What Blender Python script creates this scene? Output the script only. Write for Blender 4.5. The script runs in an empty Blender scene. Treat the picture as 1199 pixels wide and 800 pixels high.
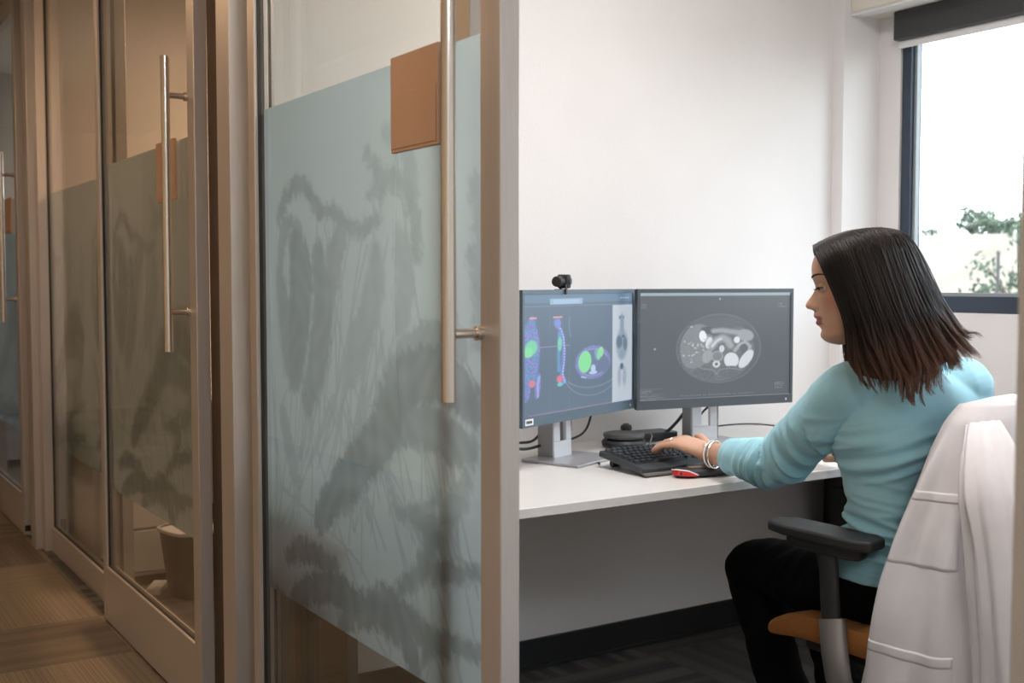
import bpy, bmesh, math, random
import numpy as np
from mathutils import Vector, Matrix, noise
R = math.radians
rnd = random.Random(7)
C = bpy.context.scene.collection
SC = bpy.context.scene

# ------------------------------------------------------------------ camera
cam_d = bpy.data.cameras.new('camera')
cam = bpy.data.objects.new('camera', cam_d); C.objects.link(cam)
cam.location = (0, 0, 1.28)
cam.rotation_euler = (R(90 - 2.99), 0, R(-32.6))
cam_d.sensor_width = 36; cam_d.lens = 40.26
cam_d.clip_start = .05; cam_d.clip_end = 800
cam_d.dof.use_dof = True; cam_d.dof.focus_distance = 2.8; cam_d.dof.aperture_fstop = 5.0
SC.camera = cam

# ------------------------------------------------------------------ world, sun, exposure
SC.view_settings.view_transform = 'Standard'; SC.view_settings.look = 'None'
SC.view_settings.exposure = 0.0; SC.view_settings.gamma = 1
SC.view_settings.use_curve_mapping = False
w = bpy.data.worlds.new('sky'); SC.world = w; w.use_nodes = True
bg = w.node_tree.nodes['Background']
bg.inputs['Color'].default_value = (.86, .93, 1, 1); bg.inputs['Strength'].default_value = 5.5
sd = bpy.data.lights.new('sun', 'SUN'); sd.energy = 5.0; sd.angle = R(1); sd.color = (1, .95, .86)
so = bpy.data.objects.new('sun', sd); C.objects.link(so); so.rotation_euler = (R(38), 0, R(200))
for k_, v_ in (('max_bounces', 10), ('diffuse_bounces', 4), ('glossy_bounces', 4), ('transmission_bounces', 6), ('transparent_max_bounces', 16)):
    setattr(SC.cycles, k_, v_)
SC.cycles.sample_clamp_indirect = 4.0
SC.cycles.use_denoising = True
SC.cycles.caustics_reflective = False; SC.cycles.caustics_refractive = False

def area(name, loc, size, energy, color, rot=(0, 0, 0), spread=180, portal=False):
    d = bpy.data.lights.new(name, 'AREA'); d.shape = 'RECTANGLE'; d.size, d.size_y = size
    d.energy = energy; d.color = color; d.spread = R(spread)
    if portal: d.cycles.is_portal = True
    o = bpy.data.objects.new(name, d); C.objects.link(o); o.location = loc; o.rotation_euler = rot
    return o
WARM = (1, .64, .38); COOL = (.90, .95, 1); NEUT = (1, .955, .93)
CEIL = 2.75
area('window_portal', (3.80, 1.68, 1.72), (2.6, 1.05), 1, (1, 1, 1), (0, R(90), R(180)), portal=True)
PANELS = [  # ceiling lights: x, y, sx, sy, energy, colour
    (2.02, 1.70, .60, 1.2, 33, NEUT),
    (2.30, 4.50, .60, 1.2, 34, WARM),
    (2.30, 7.40, .60, 1.2, 20, (1, .85, .7)),
    (-.05, -1.3, .30, 1.2, 52, (.86, .93, 1)), (-.05, 2.3, .30, .8, 13, WARM), (-.05, 4.95, .30, .8, 15, WARM)]  # first entry: unseen cool lamp added to light the door edges
for i_, (x_, y_, sx_, sy_, e_, c_) in enumerate(PANELS):
    area('ceiling_lamp', (x_, y_, CEIL - .05), (sx_ - .06, sy_ - .06), e_, c_)

# ------------------------------------------------------------------ materials
def mat(name, col, rough=.5, metal=0, **kw):
    m = bpy.data.materials.new(name); m.use_nodes = True
    b = m.node_tree.nodes['Principled BSDF']
    b.inputs['Base Color'].default_value = (*col, 1)
    b.inputs['Roughness'].default_value = rough; b.inputs['Metallic'].default_value = metal
    for k, v in kw.items(): b.inputs[k.replace('_', ' ')].default_value = v
    return m
def N(m, t, **kw):
    n = m.node_tree.nodes.new(t)
    for k, v in kw.items(): setattr(n, k, v)
    return n
def L(m, a, b): m.node_tree.links.new(a, b)
def BS(m): return m.node_tree.nodes['Principled BSDF']
def noisy(m, c1, c2, scale=20, detail=4, bump=0, stretch=None, bscale=None, coord='Object'):
    tc = N(m, 'ShaderNodeTexCoord'); mp = N(m, 'ShaderNodeMapping'); L(m, tc.outputs[coord], mp.inputs[0])
    if stretch: mp.inputs['Scale'].default_value = stretch
    n = N(m, 'ShaderNodeTexNoise'); n.inputs['Scale'].default_value = scale; n.inputs['Detail'].default_value = detail
    L(m, mp.outputs[0], n.inputs[0])
    r = N(m, 'ShaderNodeValToRGB'); r.color_ramp.elements[0].color = (*c1, 1); r.color_ramp.elements[1].color = (*c2, 1)
    r.color_ramp.elements[0].position = .3; r.color_ramp.elements[1].position = .7
    L(m, n.outputs[0], r.inputs[0]); L(m, r.outputs[0], BS(m).inputs['Base Color'])
    if bump:
        n2 = n
        if bscale:
            n2 = N(m, 'ShaderNodeTexNoise'); n2.inputs['Scale'].default_value = bscale; L(m, mp.outputs[0], n2.inputs[0])
        b = N(m, 'ShaderNodeBump'); b.inputs['Strength'].default_value = bump; b.inputs['Distance'].default_value = .002
        L(m, n2.outputs[0], b.inputs['Height']); L(m, b.outputs[0], BS(m).inputs['Normal'])
    return m
M = {}
M['wall'] = noisy(mat('wall_paint', (.8, .78, .75), .85), (.80, .78, .775), (.83, .81, .805), 3, 3, .25, bscale=180)
M['wall_warm'] = noisy(mat('corridor_paint', (.7, .62, .5), .85), (.66, .58, .46), (.70, .62, .50), 3, 3, .2, bscale=180)
M['ceil'] = noisy(mat('ceiling_tile', (.8, .8, .78), .9), (.74, .73, .70), (.82, .81, .78), 60, 2, .3)
M['alu'] = noisy(mat('anodised_aluminium', (.6, .55, .5), .42, .5), (.57, .53, .50), (.61, .57, .54), 8, 2, .05, (40, 40, 1))
M['gasket'] = mat('black_gasket', (.03, .028, .026), .7)
M['steel'] = mat('brushed_steel', (.72, .66, .60), .25, 1, Anisotropic=.6)
M['black'] = mat('black_plastic', (.018, .019, .021), .45)
M['black_soft'] = mat('soft_black_plastic', (.03, .03, .032), .6)
M['darkgrey'] = mat('dark_grey_plastic', (.045, .05, .055), .4)
M['silver'] = mat('silver_plastic', (.86, .88, .93), .32, .1)
M['desk'] = noisy(mat('white_laminate', (.78, .75, .72), .35), (.78, .75, .715), (.80, .775, .74), 5, 2)
M['base'] = mat('black_rubber_base', (.018, .019, .021), .5)
M['frame_dark'] = mat('dark_bronze_frame', (.040, .058, .085), .3, .3)  # dark frame, with a bluish highlight worked into its colour
M['cream'] = mat('cream_paint', (.80, .76, .68), .6)
M['white'] = mat('white_plastic', (.8, .8, .8), .4)
M['charcoal'] = mat('charcoal_steel', (.045, .045, .048), .5)
M['sign'] = noisy(mat('tan_sign', (.5, .27, .15), .5), (.50, .33, .23), (.53, .35, .245), 8)
M['sign_pale'] = mat('pale_sign_panel', (.52, .33, .22), .5)
M['red'] = mat('red_plastic', (.65, .03, .03), .35)
M['armpad'] = mat('arm_pad_rubber', (.025, .025, .027), .55)
M['chairgrey'] = mat('chair_silver', (.36, .35, .34), .4, .5)
M['orange'] = noisy(mat('orange_wool', (.5, .2, .05), .9), (.34, .125, .03), (.44, .175, .045), 260, 3, .5)
M['mesh_back'] = mat('charcoal_upholstery', (.05, .05, .055), .85)

def glass(name, tint, gloss=.9):
    m = bpy.data.materials.new(name); m.use_nodes = True; nt = m.node_tree; nt.nodes.clear()
    out = N(m, 'ShaderNodeOutputMaterial'); tr = N(m, 'ShaderNodeBsdfTransparent'); gl = N(m, 'ShaderNodeBsdfGlossy')
    mx = N(m, 'ShaderNodeMixShader'); lw = N(m, 'ShaderNodeLayerWeight'); pw = N(m, 'ShaderNodeMath', operation='POWER'); pw.inputs[1].default_value = 5
    fr = N(m, 'ShaderNodeMath', operation='MULTIPLY_ADD'); L(m, lw.outputs['Facing'], pw.inputs[0]); L(m, pw.outputs[0], fr.inputs[0]); fr.inputs[1].default_value = .94; fr.inputs[2].default_value = .02
    tr.inputs[0].default_value = (*tint, 1); gl.inputs['Roughness'].default_value = .02; gl.inputs[0].default_value = (gloss, gloss, gloss, 1)
    L(m, fr.outputs[0], mx.inputs[0]); L(m, tr.outputs[0], mx.inputs[1]); L(m, gl.outputs[0], mx.inputs[2]); L(m, mx.outputs[0], out.inputs[0])
    return m
M['glass'] = glass('clear_glass', (.995, .992, .97))
M['window_glass'] = glass('window_glass', (.97, .98, .98))

# frosted film: rough see-through plus scatter, reed print held in a colour attribute
def film_mat():
    m = bpy.data.materials.new('frosted_film'); m.use_nodes = True; nt = m.node_tree; nt.nodes.clear()
    out = N(m, 'ShaderNodeOutputMaterial')
    at = N(m, 'ShaderNodeAttribute'); at.attribute_name = 'reed'
    def mixc(a, b):
        n = N(m, 'ShaderNodeMix'); n.data_type = 'RGBA'; L(m, at.outputs['Fac'], n.inputs[0])
        n.inputs[6].default_value = (*a, 1); n.inputs[7].default_value = (*b, 1); return n.outputs[2]
    tl = N(m, 'ShaderNodeBsdfTranslucent'); L(m, mixc((.62, .75, .82), (.21, .26, .30)), tl.inputs[0])
    rf = N(m, 'ShaderNodeBsdfRefraction'); rf.inputs['IOR'].default_value = 1.12; rf.inputs['Roughness'].default_value = .38
    L(m, mixc((.72, .82, .86), (.27, .32, .35)), rf.inputs[0])
    df = N(m, 'ShaderNodeBsdfDiffuse'); L(m, mixc((.55, .64, .67), (.22, .24, .25)), df.inputs[0])
    a = N(m, 'ShaderNodeMixShader'); a.inputs[0].default_value = .55; L(m, tl.outputs[0], a.inputs[1]); L(m, rf.outputs[0], a.inputs[2])
    b = N(m, 'ShaderNodeMixShader'); b.inputs[0].default_value = .12; L(m, a.outputs[0], b.inputs[1]); L(m, df.outputs[0], b.inputs[2])
    L(m, b.outputs[0], out.inputs[0])
    return m
M['film'] = film_mat()

def carpet(name, ca, cb, cc):
    m = mat(name, ca, .95); tc = N(m, 'ShaderNodeTexCoord')
    sc = N(m, 'ShaderNodeVectorMath', operation='SCALE'); sc.inputs['Scale'].default_value = 2.0; L(m, tc.outputs['Object'], sc.inputs[0])
    fl = N(m, 'ShaderNodeVectorMath', operation='FLOOR'); L(m, sc.outputs[0], fl.inputs[0])
    wn = N(m, 'ShaderNodeTexWhiteNoise', noise_dimensions='3D'); L(m, fl.outputs[0], wn.inputs['Vector'])
    sx = N(m, 'ShaderNodeSeparateXYZ'); L(m, tc.outputs['Object'], sx.inputs[0])
    sxt = N(m, 'ShaderNodeSeparateXYZ'); L(m, fl.outputs[0], sxt.inputs[0])
    ad = N(m, 'ShaderNodeMath', operation='ADD'); L(m, sxt.outputs[0], ad.inputs[0]); L(m, sxt.outputs[1], ad.inputs[1])
    pp = N(m, 'ShaderNodeMath', operation='MODULO'); L(m, ad.outputs[0], pp.inputs[0]); pp.inputs[1].default_value = 2
    ab = N(m, 'ShaderNodeMath', operation='ABSOLUTE'); L(m, pp.outputs[0], ab.inputs[0])
    dm = N(m, 'ShaderNodeMix'); L(m, ab.outputs[0], dm.inputs[0]); L(m, sx.outputs[0], dm.inputs[2]); L(m, sx.outputs[1], dm.inputs[3])
    def band(freq, off):
        a = N(m, 'ShaderNodeMath', operation='MULTIPLY'); L(m, dm.outputs[0], a.inputs[0]); a.inputs[1].default_value = freq
        n1 = N(m, 'ShaderNodeTexNoise', noise_dimensions='1D'); n1.inputs['Scale'].default_value = 1; n1.inputs['Detail'].default_value = 0
        a2 = N(m, 'ShaderNodeMath', operation='ADD'); L(m, a.outputs[0], a2.inputs[0]); a2.inputs[1].default_value = off
        L(m, a2.outputs[0], n1.inputs['W']); return n1.outputs[0]
    ramp = N(m, 'ShaderNodeValToRGB'); ramp.color_ramp.elements[0].color = (*ca, 1); ramp.color_ramp.elements[1].color = (*cb, 1)
    ramp.color_ramp.elements[0].position = .38; ramp.color_ramp.elements[1].position = .62
    L(m, band(14, 3), ramp.inputs[0])
    tone = N(m, 'ShaderNodeMix'); tone.data_type = 'RGBA'; L(m, ramp.outputs[0], tone.inputs[6]); tone.inputs[7].default_value = (*cc, 1)
    tf = N(m, 'ShaderNodeMath', operation='GREATER_THAN'); L(m, wn.outputs['Value'], tf.inputs[0]); tf.inputs[1].default_value = .62
    tf2 = N(m, 'ShaderNodeMath', operation='MULTIPLY'); L(m, tf.outputs[0], tf2.inputs[0]); tf2.inputs[1].default_value = .55
    L(m, tf2.outputs[0], tone.inputs[0])
    fine = N(m, 'ShaderNodeMix'); fine.data_type = 'RGBA'; fine.blend_type = 'MULTIPLY'; fine.inputs[0].default_value = .75
    L(m, tone.outputs[2], fine.inputs[6])
    r2 = N(m, 'ShaderNodeValToRGB'); r2.color_ramp.elements[0].color = (.78, .78, .78, 1); r2.color_ramp.elements[1].color = (1.15, 1.13, 1.10, 1)
    r2.color_ramp.elements[0].position = .35; r2.color_ramp.elements[1].position = .65
    L(m, band(150, 40), r2.inputs[0]); L(m, r2.outputs[0], fine.inputs[7])
    L(m, fine.outputs[2], BS(m).inputs['Base Color'])
    nz = N(m, 'ShaderNodeTexNoise'); nz.inputs['Scale'].default_value = 400; L(m, tc.outputs['Object'], nz.inputs[0])
    bp = N(m, 'ShaderNodeBump'); bp.inputs['Strength'].default_value = .6; bp.inputs['Distance'].default_value = .004
    L(m, nz.outputs[0], bp.inputs['Height']); L(m, bp.outputs[0], BS(m).inputs['Normal'])
    return m
M['carpet_hall'] = carpet('hall_carpet', (.165, .135, .105), (.205, .168, .13), (.31, .26, .195))
M['carpet_room'] = carpet('office_carpet', (.075, .07, .068), (.15, .14, .13), (.11, .10, .095))

# ------------------------------------------------------------------ mesh helpers
class MB:
    def __init__(s): s.v = []; s.f = []
    def add(s, V, F):
        o = len(s.v); s.v += [tuple(v) for v in V]; s.f += [tuple(i + o for i in f) for f in F]; return s
    def box(s, x0, y0, z0, x1, y1, z1, M4=None):
        V = [Vector((x, y, z)) for z in (z0, z1) for (x, y) in ((x0, y0), (x1, y0), (x1, y1), (x0, y1))]
        if M4: V = [M4 @ v for v in V]
        return s.add(V, [(0, 3, 2, 1), (4, 5, 6, 7), (0, 1, 5, 4), (1, 2, 6, 5), (2, 3, 7, 6), (3, 0, 4, 7)])
    def prism(s, P, h, M4=None, z0=0):      # polygon in xy, extruded in z
        n = len(P); V = [Vector((p[0], p[1], z)) for z in (z0, z0 + h) for p in P]
        if M4: V = [M4 @ v for v in V]
        return s.add(V, [tuple(range(n))[::-1], tuple(range(n, 2 * n))] + [(i, (i + 1) % n, n + (i + 1) % n, n + i) for i in range(n)])
    def rings(s, RR, cap=True, closed=True):
        n = len(RR[0]); V = [p for r in RR for p in r]; F = []
        for k in range(len(RR) - 1):
            for i in range(n if closed else n - 1):
                j = (i + 1) % n; F.append((k * n + i, k * n + j, (k + 1) * n + j, (k + 1) * n + i))
        if cap: F += [tuple(range(n))[::-1], tuple(range((len(RR) - 1) * n, len(RR) * n))]
        return s.add(V, F)
    def tube(s, P, r, seg=10, flat=1.0, up=None):   # r number or list; round tube along P
        P = [Vector(p) for p in P]; n = len(P)
        rr = r if isinstance(r, (list, tuple)) else [r] * n
        t0 = (P[1] - P[0]).normalized()
        nrm = Vector(up) if up else (Vector((0, 0, 1)) if abs(t0.z) < .9 else Vector((1, 0, 0)))
        RR = []
        for i in range(n):
            t = (P[min(i + 1, n - 1)] - P[max(i - 1, 0)]).normalized()
            nrm = (nrm - t * nrm.dot(t)).normalized(); b = t.cross(nrm)
            a = rr[i] if isinstance(rr[i], tuple) else (rr[i] * flat, rr[i])
            RR.append([P[i] + nrm * (a[0] * math.sin(q)) + b * (a[1] * math.cos(q)) for q in [2 * math.pi * k / seg for k in range(seg)]])
        return s.rings(RR)
    def lathe(s, prof, seg=32, M4=None):            # (r, z) pairs
        RR = [[Vector((r * math.cos(a), r * math.sin(a), z)) for a in [2 * math.pi * k / seg for k in range(seg)]] for r, z in prof]
        if M4: RR = [[M4 @ v for v in q] for q in RR]
        return s.rings(RR)
    def mesh(s, name='m'):
        me = bpy.data.meshes.new(name); me.from_pydata(s.v, [], s.f); me.update(); return me
    def build(s, name, m, parent=None, bevel=0, bseg=2, smooth=True, sub=0, kind=None, ang=40):
        me = s.mesh(name)
        bm = bmesh.new(); bm.from_mesh(me); bmesh.ops.recalc_face_normals(bm, faces=bm.faces)
        bm.to_mesh(me); bm.free()
        return link(name, me, m, parent, bevel, bseg, smooth, sub, kind, ang)
def link(name, me, m, parent=None, bevel=0, bseg=2, smooth=True, sub=0, kind=None, ang=40):
    o = bpy.data.objects.new(name, me); C.objects.link(o)
    for mm in (m if isinstance(m, (list, tuple)) else [m]): me.materials.append(mm)
    if parent: o.parent = parent
    if kind: o['kind'] = kind
    if smooth:
        me.shade_smooth() if hasattr(me, 'shade_smooth') else None
        me.set_sharp_from_angle(angle=R(ang))
    if bevel:
        b = o.modifiers.new('bevel', 'BEVEL'); b.width = bevel; b.segments = bseg; b.limit_method = 'ANGLE'; b.angle_limit = R(35); b.harden_normals = False
    if sub:
        b = o.modifiers.new('sub', 'SUBSURF'); b.levels = b.render_levels = sub
    return o
def tag(o, label=None, cat=None, group=None, kind=None):
    if label: o['label'] = label
    if cat: o['category'] = cat
    if group: o['group'] = group
    if kind: o['kind'] = kind
    return o
def empty(name, loc, rz=0, label=None, cat=None, group=None, kind=None):
    o = bpy.data.objects.new(name, None); C.objects.link(o); o.location = loc; o.rotation_euler = (0, 0, rz); o.empty_display_size = .1
    return tag(o, label, cat, group, kind)
def copy_tree(o, parent=None):
    c = o.copy(); C.objects.link(c)
    if parent: c.parent = parent
    for ch in list(o.children): copy_tree(ch, c)
    return c
def cr(P, n=8):                                      # Catmull-Rom through points (tuples of any length)
    P = [np.array(p, float) for p in P]; Q = [2 * P[0] - P[1]] + P + [2 * P[-1] - P[-2]]; out = []
    for i in range(1, len(Q) - 2):
        for k in range(n):
            t = k / n; a, b, c, d = Q[i - 1:i + 3]
            out.append(.5 * ((2 * b) + (-a + c) * t + (2 * a - 5 * b + 4 * c - d) * t * t + (-a + 3 * b - 3 * c + d) * t ** 3))
    out.append(P[-1]); return out
def cable(name, pts, r, m, label=None, cat=None, parent=None, n=8):
    o = MB().tube([tuple(p) for p in cr(pts, n)], r, 8).build(name, m, parent)
    if label: tag(o, label, cat)
    return o

# ================================================================== structure
S = 'structure'
WX = 3.67                                            # inner face of the window wall
MB().box(1.02, -2.2, -.1, 3.87, 12, 0).build('floor', M['carpet_room'], kind=S, smooth=False)
MB().box(-1.25, -3.2, -.1, 1.02, 12, 0).build('floor_corridor', M['carpet_hall'], kind=S, smooth=False)
MB().box(-1.25, -3.2, CEIL, 3.87, 12, CEIL + .1).build('ceiling', M['ceil'], kind=S, smooth=False)
MB().box(-1.25, -3.2, 0, -1.1, 12, CEIL).build('wall_left', M['wall_warm'], kind=S, smooth=False)
MB().box(-1.1, -3.2, 0, 3.67, -3.05, CEIL).build('wall_rear', M['wall'], kind=S, smooth=False)
MB().box(-1.1, 11.85, 0, 3.67, 12, CEIL).build('wall_far', M['wall_warm'], kind=S, smooth=False)
MB().box(1.06, 3.11, 0, WX, 3.21, CEIL).build('wall_back', M['wall'], kind=S, smooth=False)
MB().box(1.06, 5.97, 0, WX, 6.07, CEIL).build('wall_partition', M['wall'], kind=S, smooth=False)
MB().box(1.06, 8.83, 0, WX, 8.93, CEIL).build('wall_partition', M['wall'], kind=S, smooth=False)
MB().box(1.06, .07, 0, WX, .17, CEIL).build('wall_side', M['wall'], kind=S, smooth=False)
MB().box(3.466, 3.056, 0, WX, 3.112, CEIL).build('trim_1', M['wall'], kind=S, smooth=False)      # boxed-out corner
# window wall with its openings
WB, WT = 1.165, 2.30
wins = [(.40, 2.955), (3.40, 5.75), (6.30, 8.60)]
wb = MB(); wb.box(WX, -3.2, 0, WX + .085, 12, WB); wb.box(WX, -3.2, WT, WX + .085, 12, CEIL)
ys = [-3.2] + [q for a in wins for q in a] + [12]
for a, b in zip(ys[::2], ys[1::2]): wb.box(WX, a, WB, WX + .085, b, WT)
wb.build('wall_right', M['wall'], kind=S, smooth=False)
for wi, (ya, yb) in enumerate(wins):
    t = empty(f'window_{wi + 1}', (WX, (ya + yb) / 2, WB), kind=S)
    h = (yb - ya) / 2; H = WT - WB; X0, X1 = .01, .075
    f = MB(); fw = .042
    f.box(X0, -h, 0, X1, h, .062); f.box(X0, -h, H - .05, X1, h, H)
    f.box(X0, -h, 0, X1, -h + fw, H); f.box(X0, h - fw, 0, X1, h, H)
    f.build('frame', M['frame_dark'], t, bevel=.003)
    bd = MB(); k = .012
    bd.box(.03, -h + fw, .062, .05, h - fw, .062 + k); bd.box(.03, -h + fw, H - .05 - k, .05, h - fw, H - .05)
    bd.box(.03, -h + fw, .062, .05, -h + fw + k, H - .05); bd.box(.03, h - fw - k, .062, .05, h - fw, H - .05)
    bd.build('glazing_bead', mat('grey_bead', (.35, .40, .42), .4), t)
    MB().box(.038, -h + fw, .062, .044, h - fw, H - .05).build('pane', M['window_glass'], t, smooth=False)
    # roller shade rolled up under the soffit
    c = MB(); c.box(-.055, -h + .01, H - .10, .005, h - .005, H + .01); c.build('shade_cassette', M['charcoal'], t, bevel=.006)
    MB().box(-.028, -h + .02, H - .128, -.018, h - .012, H - .10).build('shade_hem', M['white'], t, bevel=.002)
MB().box(3.50, .17, WT + .01, WX, 3.055, CEIL).build('trim_2', M['cream'], kind=S, smooth=False)   # soffit over the window
MB().box(3.50, .17, WT, 3.56, 3.055, WT + .012).build('trim_3', M['wall'], kind=S, smooth=False)
for (x0, y0, x1, y1, nm) in ((1.10, 3.098, 3.466, 3.11, 'baseboard_back'), (WX - .012, .17, WX, 3.056, 'baseboard_right'), (1.10, 5.958, WX, 5.97, 'baseboard_partition'), (-1.1, -3, -1.088, 11.8, 'baseboard_left')):
    MB().box(x0, y0, 0, x1, y1, .10).box(min(x0, x1) if y1 - y0 < .1 else (x0 if nm[10] == 'l' else x0 - .006), y0 - (.008 if y1 - y0 < .1 else 0), 0, x1, y1, .012).build(nm, M['base'], kind=S, bevel=.002)
# shaded rooms next door: roller shades drawn down over their windows
for wi, (ya, yb) in enumerate(wins[1:2]):
    o = MB().box(WX - .02, ya + .03, WB + .1, WX - .017, yb - .03, WT).build('roller_shade', mat('shade_cloth', (.5, .42, .32), .9), smooth=False)
    tag(o, ['tan roller shade drawn down over the window of the middle office', 'tan roller shade drawn down over the window of the farthest office'][wi], 'shade')

# ceiling light fixtures
for i_, (x_, y_, sx_, sy_, e_, c_) in enumerate(PANELS):
    t = empty('ceiling_light', (x_, y_, CEIL), 0, ['recessed troffer ceiling light above the desk worker', 'recessed ceiling light of the middle office', 'recessed ceiling light of the farthest office', 'narrow cool corridor ceiling light added at the rear to light the door edges', 'narrow warm corridor ceiling light before the middle door', 'narrow warm corridor ceiling light at the farthest door'][i_], 'light')
    f = MB(); a, b = sx_ / 2 + .02, sy_ / 2 + .02
    f.box(-a, -b, -.04, a, -b + .03, 0); f.box(-a, b - .03, -.04, a, b, 0); f.box(-a, -b, -.04, -a + .03, b, 0); f.box(a - .03, -b, -.04, a, b, 0)
    f.build('housing', M['white'], t)
    em = mat('diffuser_glow', (.9, .9, .9), .5); BS(em).inputs['Emission Color'].default_value = (*c_, 1); BS(em).inputs['Emission Strength'].default_value = e_ * .05
    MB().box(-a + .03, -b + .03, -.02, a - .03, b - .03, -.012).build('diffuser', em, t, smooth=False)

# ================================================================== glazed front of the offices
FZ0, FZ1 = .50, 1.693                                # frosted band
DW, DH = 1.19, 2.68
def seg_dist(U, V, a, b):
    ax, ay = a; bx, by = b; dx, dy = bx - ax, by - ay
    t = np.clip(((U - ax) * dx + (V - ay) * dy) / (dx * dx + dy * dy + 1e-12), 0, 1)
    return np.hypot(U - ax - t * dx, V - ay - t * dy), t
PLUMES = [
    ([(0.988, 0.921), (0.943, 0.963), (0.877, 0.993), (0.811, 0.981), (0.762, 0.941), (0.724, 0.918)], 0.0118, 0.55),
    ([(0.748, 0.921), (0.672, 0.921), (0.601, 0.892), (0.533, 0.875), (0.443, 0.896)], 0.011, 0.5),
    ([(0.849, 0.887), (0.933, 0.906), (0.968, 0.86), (0.987, 0.768)], 0.0124, 0.45),
    ([(0.489, 1.03), (0.45, 0.996), (0.419, 0.966), (0.427, 0.936)], 0.0103, 0.4),
    ([(0.402, 1.066), (0.343, 1.045), (0.308, 1.0), (0.28, 0.93)], 0.0148, 0.28),
    ([(0.478, 0.946), (0.403, 0.968), (0.33, 0.953), (0.287, 0.898), (0.274, 0.817)], 0.0133, 0.4),
    ([(0.619, 0.874), (0.656, 0.824), (0.695, 0.73), (0.726, 0.596)], 0.0303, 0.45),
    ([(0.886, 0.858), (0.851, 0.788), (0.865, 0.668), (0.894, 0.545)], 0.048, 0.62),
    ([(0.75, 0.826), (0.723, 0.73), (0.755, 0.594), (0.818, 0.491)], 0.0386, 0.55),
    ([(0.981, 0.768), (0.951, 0.665), (0.932, 0.563)], 0.0287, 0.5),
    ([(0.452, 0.82), (0.469, 0.733), (0.536, 0.642), (0.581, 0.567)], 0.0323, 0.35),
    ([(0.338, 0.851), (0.324, 0.768), (0.34, 0.684)], 0.0266, 0.3),
    ([(0.744, 0.233), (0.666, 0.296), (0.541, 0.379), (0.433, 0.455), (0.371, 0.534), (0.29, 0.584), (0.195, 0.594), (0.113, 0.577), (0.059, 0.543)], 0.0439, 0.72),
    ([(0.458, 0.435), (0.342, 0.483), (0.236, 0.494), (0.138, 0.473), (0.071, 0.466)], 0.0321, 0.6),
    ([(0.397, 0.58), (0.304, 0.636), (0.201, 0.657), (0.107, 0.646)], 0.0253, 0.45),
    ([(0.764, 0.225), (0.705, 0.266), (0.594, 0.292), (0.499, 0.358)], 0.0146, 0.6),
    ([(0.388, 0.348), (0.351, 0.305), (0.272, 0.325), (0.22, 0.35)], 0.0081, 0.5),
    ([(0.307, 0.319), (0.251, 0.309), (0.217, 0.294), (0.238, 0.246), (0.259, 0.228)], 0.0207, 0.6),
    ([(0.083, 0.419), (0.123, 0.366), (0.171, 0.334)], 0.0169, 0.5),
    ([(0.944, 0.101), (0.868, 0.135), (0.775, 0.136), (0.67, 0.134)], 0.0175, 0.75),
    ([(0.908, 0.009), (0.797, 0.055), (0.671, 0.084), (0.546, 0.072), (0.423, 0.084), (0.324, 0.061), (0.282, -0.012)], 0.027, 0.8),
    ([(0.635, 0.016), (0.503, 0.082), (0.414, 0.121), (0.346, 0.107), (0.239, 0.092), (0.173, 0.085)], 0.0218, 0.75),
    ([(0.36, 0.155), (0.287, 0.195), (0.211, 0.222), (0.127, 0.237), (0.048, 0.251)], 0.0127, 0.7),
    ([(0.253, 0.046), (0.192, 0.093), (0.109, 0.106), (0.049, 0.111)], 0.0107, 0.7),
    ([(1.027, 0.003), (0.971, -0.048), (0.939, -0.125)], 0.0186, 0.6),
    ([(0.979, 0.456), (0.937, 0.377), (0.895, 0.301)], 0.0184, 0.4),
    ([(0.058, 0.938), (0.041, 0.871), (0.047, 0.812)], 0.0119, 0.3),
    ([(0.07, 0.813), (0.041, 0.768), (0.047, 0.664)], 0.0133, 0.35),
]
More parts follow.
